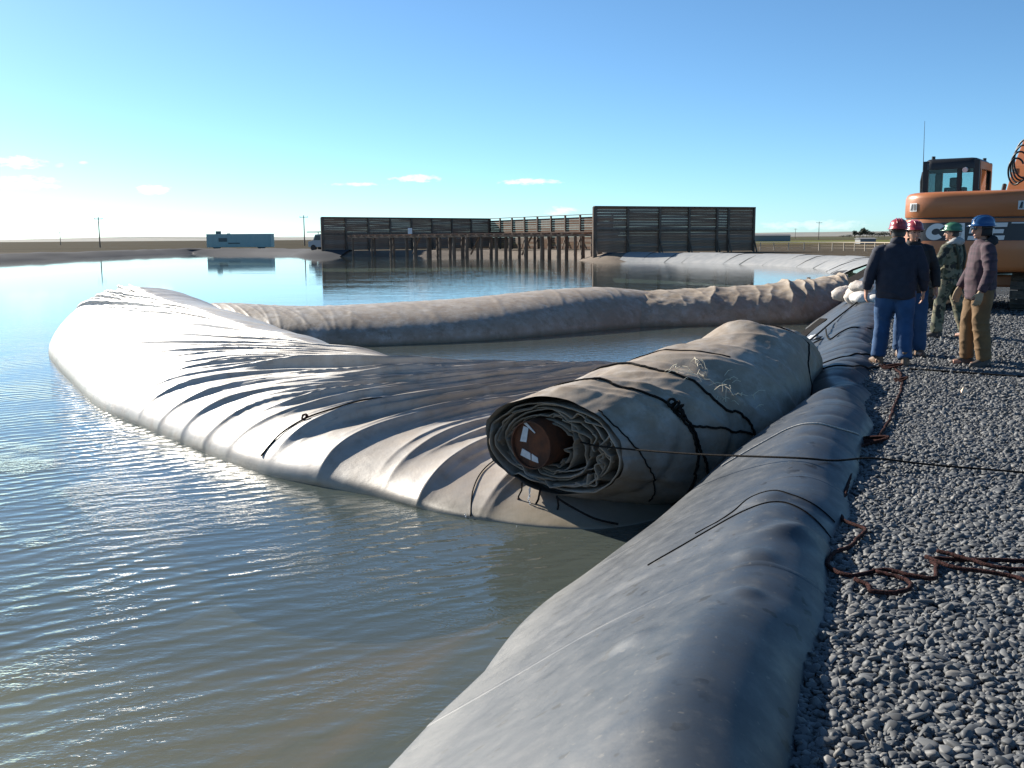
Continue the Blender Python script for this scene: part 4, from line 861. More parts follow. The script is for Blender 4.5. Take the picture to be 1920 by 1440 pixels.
# ------------------------------------------------------------------ excavator
def excavator():
    root = empty('excavator', (10.6, 22.6, 0), rad(-34)); tag(root, 'orange excavator seen from behind, CASE lettering on its black-striped counterweight', 'excavator')
    mo = mat('orange_paint', (.45, .155, .050), .38, color2=(.38, .13, .044), nscale=1.5, coat=.15, rvar=.06); mk = mat('black_paint', (.016, .017, .019), .4); ms = mat('stripe_grey', (.035, .040, .046), .5)
    mw = mat('decal_white', (.62, .64, .64), .5); mst = mat('track_steel', (.05, .044, .038), .7, color2=(.10, .08, .06), nscale=8, bump=.3); mrub = mat('hose_rubber', (.012, .012, .013), .45)
    mgl = bpy.data.materials.new('cab_glass'); mgl.use_nodes = True; k = NT(mgl); k.n.remove(k.n['Principled BSDF'])
    t = k.n.new('ShaderNodeBsdfTransparent'); t.inputs[0].default_value = (.78, .88, .88, 1); g = k.n.new('ShaderNodeBsdfGlossy'); g.inputs['Roughness'].default_value = .03; f = k.n.new('ShaderNodeFresnel'); f.inputs[0].default_value = 1.45
    x = k.n.new('ShaderNodeMixShader'); k.l.new(f.outputs[0], x.inputs[0]); k.l.new(t.outputs[0], x.inputs[1]); k.l.new(g.outputs[0], x.inputs[2]); k.l.new(x.outputs[0], k.n['Material Output'].inputs[0])
    def ry(xx, a=1.4): return -1.2-1.2*max(0.0, 1-abs(xx/a)**3.4)**(1/3.4)
    def outline(inset):
        a = 1.4-inset; pts = [(-a, -.75)]
        for i in range(49):
            th = math.pi*i/48; c, s_ = -math.cos(th), math.sin(th)
            xx = a*math.copysign(abs(c)**(2/3.4), c); yy = -1.2-(1.2-inset)*abs(s_)**(2/3.4); pts.append((xx, yy))
        return pts+[(a, -.75)]
    def tier(name, zs, m):
        b = MB(); b.loft([[Vector((px_, py_, z)) for px_, py_ in outline(i)] for z, i in zs]); return b.build(name, m, root, auto=50)
    tier('counterweight', [(.86, .10), (.90, .03), (.98, 0), (1.91, 0), (1.935, .02)], mo)
    tier('seam', [(1.93, .03), (1.97, .03)], mk)
    tier('upper_counterweight', [(1.965, .02), (1.985, 0), (2.36, .0), (2.43, .025), (2.47, .07), (2.49, .16)], mo)
    # stripe: a thin band following the curve
    def band(name, z0, z1, x0, x1, m, off, n_=40):
        b = MB(); o_, i_ = [], []
        for i in range(n_+1):
            xx = x0+(x1-x0)*i/n_; y = ry(xx); o_.append((xx, y-off)); i_.append((xx, y+.01))
        poly = o_+i_[::-1]; b.prism(poly, (0, 0, z0), (1, 0, 0), (0, 1, 0), (0, 0, z1-z0)); return b.build(name, m, root)
    band('stripe', 1.49, 1.86, -.98, 1.34, ms, .006); band('white_line', 1.825, 1.85, .80, 1.30, mw, .009); band('white_line', 1.825, 1.85, -.98, -.90, mw, .009)
    # C A S E, each letter a raised decal on the curve, leaning right
    H = .34; z0 = 1.505
    def letter(nm, polys, xc):
        y0 = ry(xc); sl = (ry(xc+.05)-ry(xc-.05))/.1; ux = Vector((1, sl, 0)).normalized(); b = MB()
        nrm = Vector((sl, -1, 0)).normalized()
        for q in polys: b.prism([(a_+.18*(h_), h_) for a_, h_ in q], Vector((xc, y0, z0))+nrm*.010, ux, (0, 0, 1), nrm*.006)
        b.build(nm, mw, root)
    # C: ring sector as quads
    cpoly = []
    for i in range(22):
        a0 = rad(42)+rad(276)*i/22; a1 = rad(42)+rad(276)*(i+1)/22; R1x, R1y, R2x, R2y = .20, H/2, .085, H/2-.105
        cpoly.append([(R1x*math.cos(a0), H/2+R1y*math.sin(a0)), (R1x*math.cos(a1), H/2+R1y*math.sin(a1)), (R2x*math.cos(a1), H/2+R2y*math.sin(a1)), (R2x*math.cos(a0), H/2+R2y*math.sin(a0))])
    letter('letter_c', cpoly, -.63)
    letter('letter_a', [[(-.19, 0), (-.085, 0), (.0, H), (-.06, H)], [(.07, 0), (.18, 0), (.11, H), (-.06, H)], [(-.10, .07), (.09, .07), (.09, .14), (-.07, .14)]], -.22)
    letter('letter_s', [[(-.15, 0), (.15, 0), (.15, .08), (-.15, .08)], [(.05, .08), (.15, .08), (.15, .20), (.05, .20)], [(-.15, .13), (.05, .13), (.05, .21), (-.15, .21)], [(-.15, .21), (-.05, .21), (-.05, H), (-.15, H)], [(-.05, .26), (.15, .26), (.15, H), (-.05, H)]], .16)
    letter('letter_e', [[(-.16, 0), (-.06, 0), (-.06, H), (-.16, H)], [(-.06, 0), (.16, 0), (.16, .085), (-.06, .085)], [(-.06, .13), (.12, .13), (.12, .21), (-.06, .21)], [(-.06, .255), (.16, .255), (.16, H), (-.06, H)]], .52)
    # rental plates on the upper tier
    for xc, dark in ((-1.10, True), (.98, False)):
        y0 = ry(xc); sl = (ry(xc+.03)-ry(xc-.03))/.06; ux = Vector((1, sl, 0)).normalized(); nrm = Vector((sl, -1, 0)).normalized(); b = MB()
        b.prism([(-.1, 0), (.1, 0), (.1, .17), (-.1, .17)], Vector((xc, y0, 2.10))+nrm*.004, ux, (0, 0, 1), nrm*.006); p = b.build('number_plate', mw, root)
        b = MB(); b.prism([(.01, .02), (.085, .02), (.085, .15), (.01, .15)], Vector((xc, y0, 2.10))+nrm*.012, ux, (0, 0, 1), nrm*.003); b.prism([(-.08, .02), (-.055, .02), (-.02, .15), (-.045, .15)], Vector((xc, y0, 2.10))+nrm*.012, ux, (0, 0, 1), nrm*.003)
        b.prism([(-.045, .02), (-.02, .02), (-.01, .15), (-.035, .15)], Vector((xc, y0, 2.10))+nrm*.013, ux, (0, 0, 1), nrm*.003); b.build('plate_print', ms, root)
    # house, deck, side panels
    b = MB(); b.box((.55, .35, 1.60), (1.66, 2.3, 1.30)); b.build('engine_house', mo, root, bevel=.05)
    b = MB(); b.box((0, .5, 1.0), (2.6, 2.8, .14)); b.build('turntable_deck', mk, root)
    b = MB(); b.tube([(0, .2, .75), (0, .2, .95)], .55, 32); b.build('slew_ring', mst, root, auto=40)
    b = MB(); b.box((.9, -.2, 2.31), (.7, .9, .10)); b.build('hood_vent', mk, root, bevel=.02)
    b = MB(); b.tube([(.8, -.35, 2.35), (.8, -.35, 2.44)], .05, 12); b.build('exhaust', mk, root, auto=40)
    # cab
    x0, x1, y0, y1, zb, zt = -1.38, -.18, -.30, 1.35, 1.08, 3.30
    cab = empty('cab', (0, 0, 0)); cab.parent = root
    b = MB()
    for (px_, py_) in ((x0+.07, y0+.07), (x1-.07, y0+.07), (x0+.07, y1-.07), (x1-.07, y1-.07)): b.box((px_, py_, (zb+zt)/2), (.13, .13, zt-zb-.1))
    b.box(((x0+x1)/2, (y0+y1)/2, zb+.55), (x1-x0-.04, y1-y0-.04, 1.1)); b.box((-.60, y0+.065, 2.55), (.10, .10, 1.4))
    b.build('frame', mk, cab, bevel=.03)
    b = MB()
    def rr_(inset, z): 
        q = []
        for cx, cy, a0 in ((x1-.22, y1-.25, 0), (x0+.22, y1-.25, 90), (x0+.22, y0+.18, 180), (x1-.22, y0+.18, 270)):
            rx = .20-inset
            for j in range(7): a_ = rad(a0+15*j); q.append(Vector((cx+math.cos(a_)*(rx+.01), cy+math.sin(a_)*(rx+.01), z)))
        return q
    b.loft([rr_(.0, zt-.24), rr_(-.0, zt-.12), rr_(.03, zt-.05), rr_(.09, zt-.01), rr_(.16, zt)]); b.build('roof', mk, cab, auto=50)
    b = MB(); b.prism([(y0+.1, 2.15), (y0+.1, 3.06), (y0+.20, 3.06), (y0+.20, 2.25), (y1-.2, 2.25), (y1-.2, 3.06), (y1-.08, 3.06), (y1-.08, 2.15)], (x1-.012, 0, 0), (0, 1, 0), (0, 0, 1), (.02, 0, 0)); b.build('orange_side_panel', mo, cab)
    b = MB(); b.box((x1-.005, (y0+y1)/2, 3.14), (.02, y1-y0-.14, .16)); b.build('orange_header', mo, cab)
    for nm, cen, size in (('rear_window', ((x0+x1)/2-.18, y0+.03, 2.66), (.72, .012, .80)), ('rear_window', (-.40, y0+.03, 2.66), (.28, .012, .80)), ('side_window', (x1-.05, (y0+y1)/2, 2.66), (.012, 1.28, .80)), ('side_window', (x0+.05, (y0+y1)/2, 2.66), (.012, 1.4, .80)), ('windscreen', ((x0+x1)/2, y1-.03, 2.5), (1.0, .012, 1.1))):
        b = MB(); b.box(cen, size); b.build(nm, mgl, cab)
    b = MB(); sx = -.72; b.box((sx, .30, 2.05), (.5, .5, .16)); b.box((sx, .05, 2.36), (.48, .14, .62)); b.box((sx, .05, 2.78), (.26, .11, .22)); b.build('operator_seat', mk, cab, bevel=.04)
    b = MB(); b.tube([(-.40, .55, 2.0), (-.42, .62, 2.42)], .03, 8); b.box((-.42, .62, 2.47), (.07, .06, .12)); b.build('control_lever', mk, cab)
    b = MB(); b.box((-.62, 1.2, 2.35), (.22, .08, .2)); b.build('display', mk, cab)
    b = MB(); b.tube([(-.46, y0-.03, 3.03), (-.46, y0-.14, 3.02)], .055, 12); b.build('work_lamp', mw, cab, auto=40)
    for q in ((x0+.2, y0+.05), (x1-.15, y1-.3)):
        b = MB(); b.tube([(q[0], q[1]+.1, zt-.02), (q[0], q[1]+.1, zt+.06)], .04, 10); b.build('roof_marker', mk, cab, auto=40)
    # open door / mirror frame at the left of the cab
    b = MB(); fx, fy = x0-.06, .55
    loopp = [(fx-.11, fy, 2.30), (fx-.13, fy, 2.85), (fx-.10, fy, 3.05), (fx, fy, 3.10), (fx+.05, fy, 3.02), (fx+.05, fy, 2.30)]
    b.tube(loopp, .03, 8); b.build('mirror_frame', mk, root, auto=40); b = MB(); b.box((fx-.035, fy, 2.66), (.15, .012, .7)); b.build('mirror_glass', mgl, root)
    b = MB(); b.tube([(x0+.06, -.45, 2.45), (x0+.05, -.46, 3.4), (x0+.04, -.47, 4.12)], [.012, .007, .004], 6); b.build('antenna', mk, root)
    b = MB(); 
    for (xx, yy) in ((-1.05, -1.0), (-.55, -1.9), (.1, -2.0)): b.box((xx, yy, 2.51), (.06, .06, .05))
    b.build('lifting_eye', mk, root)
    # boom, cylinders, hoses
    b = MB(); prof = [(1.15, 1.45), (1.65, 1.40), (3.1, 2.65), (4.4, 3.45), (6.2, 3.3), (6.2, 3.7), (4.1, 3.95), (2.75, 3.25), (1.1, 2.1)]
    b.prism(prof, (.06, 0, 0), (0, 1, 0), (0, 0, 1), (.46, 0, 0)); b.build('boom', mo, root, bevel=.03)
    b = MB(); b.prism([(1.40, 2.30), (1.70, 2.05), (2.1, 2.35), (1.8, 2.58)], (.052, 0, 0), (0, 1, 0), (0, 0, 1), (.006, 0, 0)); b.build('boom_marking', mk, root)
    for xx in (-.26, .46):
        b = MB(); b.tube([(xx, 2.0, 1.2), (xx, 3.0, 2.1)], .10, 14); b.tube([(xx, 3.0, 2.1), (xx, 3.8, 2.85)], .055, 12); b.build('boom_cylinder', mk, root, auto=40)
    b = MB(); b.prism([(5.9, 3.85), (6.35, 3.95), (7.3, 1.6), (6.95, 1.5)], (.06, 0, 0), (0, 1, 0), (0, 0, 1), (.34, 0, 0)); b.build('stick', mo, root, bevel=.03)
    b = MB(); b.prism([(6.85, 1.7), (7.4, 1.7), (7.8, 1.0), (7.5, .35), (6.6, .25), (6.9, .7), (7.1, 1.1)], (-.27, 0, 0), (0, 1, 0), (0, 0, 1), (1.0, 0, 0)); b.build('bucket', mst, root, bevel=.03)
    b = MB(); b.box((.2, 2.3, 3.1), (.12, .16, .12)); b.build('hose_clamp', mo, root)
    for i in range(4):
        b = MB(); cc = Vector((.30+.05*i, 1.6+.1*i, 3.05+.10*i)); R_ = .30+.05*i
        b.tube([cc+Vector((math.cos(a_)*R_*.55, .05*math.sin(a_*2+i)-.12, math.sin(a_)*R_)) for a_ in np.linspace(.6+.1*i, 5.2+.1*i, 22)], .022, 8); b.build('hydraulic_hose', mrub, root, auto=60)
    # tracks
    for sx in (-1.05, 1.05):
        tr = empty('track', (sx, .2, 0)); tr.parent = root
        n_ = 44; Lh, R_ = 1.45, .40
        per = 4*Lh+2*math.pi*R_
        for i in range(n_):
            d = per*i/n_
            if d < 2*Lh: y, z, a_ = -Lh+d, .04, 0
            elif d < 2*Lh+math.pi*R_: t_ = (d-2*Lh)/R_; y, z, a_ = Lh+R_*math.sin(t_), .44-R_*math.cos(t_), t_
            elif d < 4*Lh+math.pi*R_: y, z, a_ = Lh-(d-2*Lh-math.pi*R_), .84, math.pi
            else: t_ = (d-4*Lh-math.pi*R_)/R_; y, z, a_ = -Lh-R_*math.sin(t_), .44+R_*math.cos(t_), math.pi+t_
            b = MB(); R3 = Matrix.Rotation(a_, 3, 'X'); b.box((0, y, z), (.6, per/n_*.9, .035), R3); b.box(Vector((0, y, z))+R3 @ Vector((0, 0, -.02)), (.6, .03, .04), R3); b.build('track_shoe', mst, tr)
        for y in (-1.45, 1.45):
            b = MB(); b.tube([(-.16, y, .44), (.16, y, .44)], .36, 24); b.build('idler_wheel', mst, tr, auto=40)
        for y in np.linspace(-1.0, 1.0, 6):
            b = MB(); b.tube([(-.15, y, .18), (.15, y, .18)], .11, 14); b.build('track_roller', mst, tr, auto=40)
        b = MB(); b.box((0, 0, .45), (.34, 2.6, .34)); b.build('track_frame', mo, tr, bevel=.03)
    b = MB(); b.box((0, .2, .6), (1.7, 1.1, .26)); b.build('undercarriage', mo, root, bevel=.04)
    return root
excavator()

# ------------------------------------------------------------------ people
def fuse(mb, voxel, smooth=4, fac=.5):
    """weld overlapping lofts into one continuous skin"""
    me = mb.mesh('tmp'); o = bpy.data.objects.new('tmp', me); COL.objects.link(o)
    r = o.modifiers.new('r', 'REMESH'); r.mode = 'VOXEL'; r.voxel_size = voxel; r.use_smooth_shade = True
    s_ = o.modifiers.new('s', 'SMOOTH'); s_.factor = fac; s_.iterations = smooth
    dg = bpy.context.evaluated_depsgraph_get(); dg.update(); res = bpy.data.meshes.new_from_object(o.evaluated_get(dg)); bpy.data.objects.remove(o); bpy.data.meshes.remove(me)
    return res
def wrinkle(me, amp, f, seed, stretch=(1, 1, 1), fold=None):
    n_ = len(me.vertices); co = np.empty(n_*3, np.float32); no = np.empty(n_*3, np.float32); me.vertices.foreach_get('co', co); me.vertices.foreach_get('normal', no)
    co = co.reshape(-1, 3); no = no.reshape(-1, 3); q = co*f*np.array(stretch)
    d = amp*fbm(q[:, 0]+seed, q[:, 1]+seed*2, q[:, 2]+seed*3, 3)
    r = 1-np.abs(vnoise(q[:, 0]*.8+seed*5+.6*q[:, 2], q[:, 1]*.8, q[:, 2]*1.7))*2.2; d += amp*.8*np.clip(r, 0, 1)**2
    me.vertices.foreach_set('co', (co+no*d[:, None]).astype(np.float32).ravel()); me.update()
def ell(c, rx, ry_, n=20, tilt=0.0):
    c = Vector(c); return [c+Vector((rx*math.cos(a), ry_*math.sin(a), tilt*math.sin(a))) for a in (2*math.pi*k/n for k in range(n))]
def headmesh(mb, c, s=1.0):
    """head with brow, nose, cheeks, chin and ears; faces +Y"""
    c = Vector(c); rows, cols = 16, 24; rings_ = []
    for i in range(1, rows):
        th = math.pi*i/rows; z = -math.cos(th); rr = math.sin(th); ring_ = []
        for j in range(cols):
            a = 2*math.pi*j/cols; x, y = math.sin(a)*rr, math.cos(a)*rr
            w = .074*(1.0 if z > -.2 else 1-.30*((-z-.2)/.8)**1.2); d = .098 if y < 0 else .092
            yy = y*d+(.012 if z > .2 else 0)*0
            if z < -.3 and y < 0: yy *= 1-.35*(-z-.3)
            if z < -.5 and y > 0: yy += .012*y
            ring_.append(c+Vector((x*w, yy, z*.118))*s)
        rings_.append(ring_)
    mb.loft(rings_)
    mb.tube([c+Vector((0, .085, .022))*s, c+Vector((0, .105, -.008))*s, c+Vector((0, .112, -.026))*s, c+Vector((0, .09, -.034))*s], [.010*s, .013*s, .017*s, .010*s], 8)
    for sx in (-1, 1):
        mb.tube([c+Vector((sx*.072, -.012, .022))*s, c+Vector((sx*.085, -.018, .008))*s, c+Vector((sx*.080, -.010, -.022))*s, c+Vector((sx*.070, -.004, -.034))*s], [.009*s, .015*s, .012*s, .008*s], 8)
        mb.tube([c+Vector((sx*.012, .086, .034))*s, c+Vector((sx*.045, .076, .036))*s], .010*s, 6)
    mb.tube([c+Vector((-.022, .084, -.064))*s, c+Vector((.022, .084, -.064))*s], .009*s, 6); mb.tube([c+Vector((0, .080, -.100))*s, c+Vector((0, .078, -.092))*s], .020*s, 8)
def handmesh(mb, wrist, d, pn, s=1.0, curl=.6):
    """palm and five bent fingers; d along the hand, pn the palm normal"""
    w, d, pn = Vector(wrist), Vector(d).normalized(), Vector(pn).normalized(); pn = (pn-d*pn.dot(d)).normalized(); sd = d.cross(pn)
    mb.loft([[w+d*t+sd*(a_*ww)+pn*(b_*tt) for a_, b_ in ((-1, -.6), (-.6, -1), (.6, -1), (1, -.6), (1, .6), (.6, 1), (-.6, 1), (-1, .6))] for t, ww, tt in ((-.02*s, .026*s, .020*s), (.03*s, .038*s, .018*s), (.085*s, .042*s, .015*s), (.095*s, .036*s, .010*s))])
    for i, L in enumerate((.072, .082, .076, .060)):
        b0 = w+d*.088*s+sd*((-.033+.022*i)*s); p = b0; dirv = d.copy(); pts_ = [p-d*.015*s, p]
        for q in range(3):
            dirv = (dirv*math.cos(curl*.8)+pn*math.sin(curl*.8)).normalized() if q else (dirv*math.cos(curl*.5)+pn*math.sin(curl*.5)).normalized()
            p = p+dirv*(L*s*(.45, .32, .26)[q]); pts_.append(p)
        mb.tube(pts_, [.0095*s, .0095*s, .0092*s, .0085*s, .0065*s], 8)
    b0 = w+d*.02*s-sd*.03*s; t1 = b0+(d*.6-sd*.55+pn*.35).normalized()*.045*s; t2 = t1+(d*.85-sd*.15+pn*.45).normalized()*.032*s
    mb.tube([b0, t1, t2], [.014*s, .0115*s, .008*s], 8)
skin = mat('skin', (.46, .25, .17), .5, color2=(.40, .20, .135), nscale=14); mdark = mat('dark_feature', (.025, .018, .015), .5); mlip = mat('lip', (.32, .12, .10), .5)
def person(loc, rz, s, label, jacket, trousers, boot, hat, arms, feet, gloves=None, hem=.80, glasses=False, turn=0.0, bulk=1.0, hood=None, collar=True, vest=None, long_hat=False, lean=0.0):
    root = empty('person', loc, rz); tag(root, label, 'person', 'workers standing by the bank')
    seed = sum(map(ord, label)) % 97
    hz = 1.645
    # limb joints
    hip = [Vector((-.10, 0, .92)), Vector((.10, 0, .92))]; ank = [Vector((*feet[0][:2], .10)), Vector((*feet[1][:2], .10))]
    kne = [(hip[i]+ank[i])/2+Vector((0, .035+feet[i][2], .03)) for i in (0, 1)]
    sho = [Vector((-.185*bulk, lean, 1.435)), Vector((.185*bulk, lean, 1.435))]
    L3 = Vector((0, lean, 0))
    # continuous body
    b = MB()
    b.loft([ell((0, 0, .86), .13, .10), ell((0, 0, .95), .155, .115), ell(L3*.4+Vector((0, 0, 1.10)), .14*bulk, .105*bulk), ell(L3*.8+Vector((0, 0, 1.30)), .165, .115), ell(L3+Vector((0, 0, 1.42)), .165, .095), ell(L3+Vector((0, 0, 1.475)), .085, .07)])
    b.tube([L3+Vector((0, -.01, 1.44)), L3+Vector((0, .005, 1.56))], [.060, .055], 14)
    hb = MB(); headmesh(hb, (0, 0, 0), 1.0); Rh = Matrix.Rotation(turn, 3, 'Z'); b.add([Rh @ Vector(v_)+L3+Vector((0, .02, hz)) for v_ in hb.v], hb.f)
    hd = []
    for i in (0, 1):
        el, wr = Vector(arms[i][0]), Vector(arms[i][1])
        b.tube([sho[i]*.9+Vector((0, 0, .14)), sho[i], (sho[i]+el)/2, el, (el+wr)/2, wr], [.05, .055, .05, .043, .042, .028], 12)
        if not gloves: handmesh(b, wr, arms[i][2], arms[i][3])
        b.tube([hip[i]+Vector((0, 0, .02)), (hip[i]+kne[i])/2, kne[i], kne[i]*.6+ank[i]*.4, ank[i]], [.088, .080, .060, .060, .04], 14)
        b.tube([ank[i]+Vector((0, -.05, -.05)), ank[i]+Vector((0, .05, -.05)), ank[i]+Vector((0, .15, -.06))], [.038, .042, .03], 10)
    bm_ = fuse(b, .0085, 3, .4); link('body', bm_, skin, root, True)
    hh = lambda p: Rh @ Vector(p)+L3+Vector((0, .02, hz))
    for sx in (-1, 1):
        e = MB(); e.tube([hh((sx*.018, .086, .012)), hh((sx*.030, .088, .014)), hh((sx*.042, .080, .012))], [.003, .007, .003], 8); e.build('eye', mdark, root, smooth=True)
        e = MB(); e.tube([hh((sx*.014, .098, .034)), hh((sx*.05, .086, .034))], .004, 6); e.build('eyebrow', mdark, root, smooth=True)
    e = MB(); e.tube([hh((-.022, .090, -.064)), hh((0, .096, -.063)), hh((.022, .090, -.064))], .004, 6); e.build('mouth', mlip, root, smooth=True)
    # trousers
    b = MB(); b.loft([ell((0, 0, .82), .165*bulk, .135), ell((0, 0, .92), .185*bulk, .145*bulk), ell((0, 0, 1.02), .175*bulk, .135*bulk)])
    for i in (0, 1):
        k_, h_, a_ = kne[i], hip[i], ank[i]
        b.tube([h_+Vector((0, 0, .02)), h_*.6+k_*.4, k_+Vector((0, 0, .04)), k_*.5+a_*.5, a_*.85+k_*.15, a_+Vector((0, -.01, .0))], [.120*bulk, .112*bulk, .096, .090, .084, .082], 18)
    tm = fuse(b, .012, 3); wrinkle(tm, .011, 6.0, seed, (1, 1, 1.0)); link('trousers', tm, trousers, root, True)
    # jacket
    b = MB(); B = bulk
    b.loft([ell((0, 0, hem), .195*B, .150*B), ell((0, 0, hem+.03), .205*B, .160*B), ell((0, .0, 1.02), .205*B, .162*B), ell(L3*.6+Vector((0, 0, 1.18)), .205*B, .155*B), ell(L3*.9+Vector((0, 0, 1.32)), .215*B, .15), ell(L3+Vector((0, 0, 1.43)), .205*B, .128), ell(L3+Vector((0, -.005, 1.49)), .13, .105), ell(L3+Vector((0, 0, 1.53)), .088, .085)])
    for i in (0, 1):
        el, wr = Vector(arms[i][0]), Vector(arms[i][1])
        b.tube([sho[i]*Vector((.75, 1, 1)) if False else Vector((sho[i].x*.7, sho[i].y, 1.43)), sho[i]+Vector((0, 0, -.01)), (sho[i]+el)/2, el, (el+wr)/2, wr*.92+el*.08], [.075, .082, .076, .070, .064, .050], 16)
    jm = fuse(b, .011, 3); wrinkle(jm, .012, 6.0, seed+3, (1, 1, .8)); link('jacket', jm, jacket, root, True)
    if hood:
        b = MB(); b.tube([L3+Vector((.10*math.sin(a), -.085+.09*(1-math.cos(a))-.02, 1.485+.035*math.cos(a))) for a in np.linspace(-2.2, 2.2, 15)], [.03+.035*math.cos(a*.6) for a in np.linspace(-2.2, 2.2, 15)], 12); hm_ = fuse(b, .012, 4); wrinkle(hm_, .012, 12, seed); link('hood', hm_, hood, root, True)
    elif collar:
        b = MB(); b.loft([ell(L3+Vector((0, 0, 1.49)), .100, .098, 24, -.012), ell(L3+Vector((0, 0, 1.535)), .090, .092, 24, -.02), ell(L3+Vector((0, 0, 1.565)), .086, .088, 24, -.03)], caps=False); o = b.build('collar', jacket, root, smooth=True); m_ = o.modifiers.new('t', 'SOLIDIFY'); m_.thickness = .012
    if vest is not None:
        for sx in (-1, 1):
            b = MB(); b.tube([L3+Vector((sx*.07, -.155, 1.10)), L3+Vector((sx*.10, -.165, 1.30)), L3+Vector((sx*.12, -.11, 1.475)), L3+Vector((sx*.12, .04, 1.49)), L3+Vector((sx*.11, .145, 1.36))], .020, 8); b.build('shoulder_strap', vest, root, smooth=True)
    for i in (0, 1):
        wr = Vector(arms[i][1]); el = Vector(arms[i][0]); dr = (wr-el).normalized()
        b = MB(); b.tube([wr-dr*.07, wr-dr*.02], .046, 14); b.build('cuff', jacket, root, smooth=True)
        if gloves: b = MB(); handmesh(b, wr, arms[i][2], arms[i][3], 1.08); gm_ = fuse(b, .0055, 2, .4); link('glove', gm_, gloves, root, True)
        # boots
        a_ = ank[i]; yaw = feet[i][3]; Rf = Matrix.Rotation(yaw, 3, 'Z'); b = MB()
        def fr_(p): return Vector((a_.x, a_.y, 0))+Rf @ Vector(p)
        b.loft([[fr_((math.sin(t)*w, yc+math.cos(t)*l_, z)) for t in (2*math.pi*k/18 for k in range(18))] for z, w, l_, yc in ((.012, .050, .145, .045), (.035, .052, .148, .045), (.060, .050, .140, .042), (.085, .047, .105, .015), (.12, .046, .065, -.01), (.19, .050, .062, -.015))])
        bo = fuse(b, .009, 2); link('boot', bo, boot, root, True)
        b = MB(); b.loft([[fr_((math.sin(t)*w, .046+math.cos(t)*l_, z)) for t in (2*math.pi*k/18 for k in range(18))] for z, w, l_ in ((.0, .052, .150), (.022, .053, .152))]); b.build('sole', mdark, root)
    # hard hat
    b = MB(); hc = hh((0, -.012, .058)); rows_ = []
    def hr(rx, ry_, z, push=0.0):
        return [hc+Rh @ Vector((rx*math.sin(t), ry_*math.cos(t)+push*max(0, math.cos(t))**2, z)) for t in (2*math.pi*k/28 for k in range(28))]
    rows_ = [hr(.121, .150, -.016, .035), hr(.125, .154, -.010, .04), hr(.108, .135, .000), hr(.106, .132, .030), hr(.098, .122, .062), hr(.080, .100, .090), hr(.050, .064, .108), hr(.016, .02, .114)]
    b.loft(rows_); ho = b.build('hard_hat', hat, root, smooth=True)
    b = MB()
    for xo in (-.028, 0, .028): b.tube([hc+Rh @ Vector((xo, math.cos(t)*.128, .02+math.sin(t)*.094)) for t in np.linspace(.25, 2.9, 14)], .009, 6)
    b.build('ridge', hat, ho, smooth=True)
    b = MB(); b.tube([hc+Rh @ Vector((.100*math.sin(t), .118*math.cos(t)-.004, -.03)) for t in np.linspace(1.2, 5.1, 16)], .012, 6); b.build('headband', mdark, ho, smooth=True)
    # hair under the hat
    b = MB(); b.loft([[hh((.080*math.sin(t), .086*math.cos(t)-.018, z)) for t in np.linspace(1.45, 4.83, 16)] for z in (-.045, -.01, .03, .06)], caps=False); b.build('hair', mdark if not long_hat else long_hat, root, smooth=True)
    if long_hat:
        b = MB(); b.loft([hr(.094, .112, -.075), hr(.098, .118, -.04), hr(.098, .118, .0)]) ; b2 = [v_ for v_ in b.v]
        lb = MB(); lb.loft([[hh(((.084+.0)*math.sin(t), .092*math.cos(t)-.016, z)) for t in np.linspace(1.15, 5.13, 20)] for z in (-.07, -.03, .01, .05)], caps=False); o = lb.build('knit_liner', long_hat, root, smooth=True); mm = o.modifiers.new('t', 'SOLIDIFY'); mm.thickness = .012; mm.offset = 1
    if glasses:
        b = MB()
        for sx in (-1, 1): b.tube([hh((sx*.010, .108, .010)), hh((sx*.032, .108, .012)), hh((sx*.058, .096, .012))], [.012, .016, .012], 8); b.tube([hh((sx*.060, .094, .014)), hh((sx*.084, .02, .016))], .0035, 6)
        b.build('safety_glasses', mat('spectacle', (.10, .11, .12), .12), root, smooth=True)
    root.scale = (s, s, s)
    return root
navy = mat('navy_cloth', (.012, .015, .028), .85, color2=(.018, .022, .038), nscale=12, bump=.3, bscale=200, bdist=.003); black = mat('black_cloth', (.012, .012, .015), .85, color2=(.020, .020, .022), nscale=12, bump=.3, bscale=200, bdist=.003)
denim = mat('blue_denim', (.011, .052, .135), .85, color2=(.02, .072, .175), nscale=7, bump=.3, bscale=220, bdist=.003); denim2 = mat('dark_denim', (.012, .050, .125), .85, color2=(.02, .066, .16), nscale=7, bump=.3, bscale=220, bdist=.003)
tan_ = mat('tan_duck', (.18, .105, .045), .85, color2=(.13, .075, .033), nscale=6, bump=.3, bscale=200, bdist=.003)
leather = mat('brown_leather', (.16, .095, .055), .6, color2=(.10, .06, .035), nscale=10); dkleather = mat('dark_leather', (.045, .035, .03), .6, color2=(.07, .055, .045), nscale=10)
redhat = mat('red_hard_hat', (.30, .030, .034), .28, color2=(.33, .035, .04), nscale=6, coat=.3); redhat2 = mat('dark_red_hard_hat', (.33, .035, .045), .3, color2=(.27, .03, .04), nscale=6, coat=.3); greenhat = mat('green_hard_hat', (.050, .16, .085), .3, coat=.3); bluehat = mat('blue_hard_hat', (.013, .065, .18), .22, coat=.5)
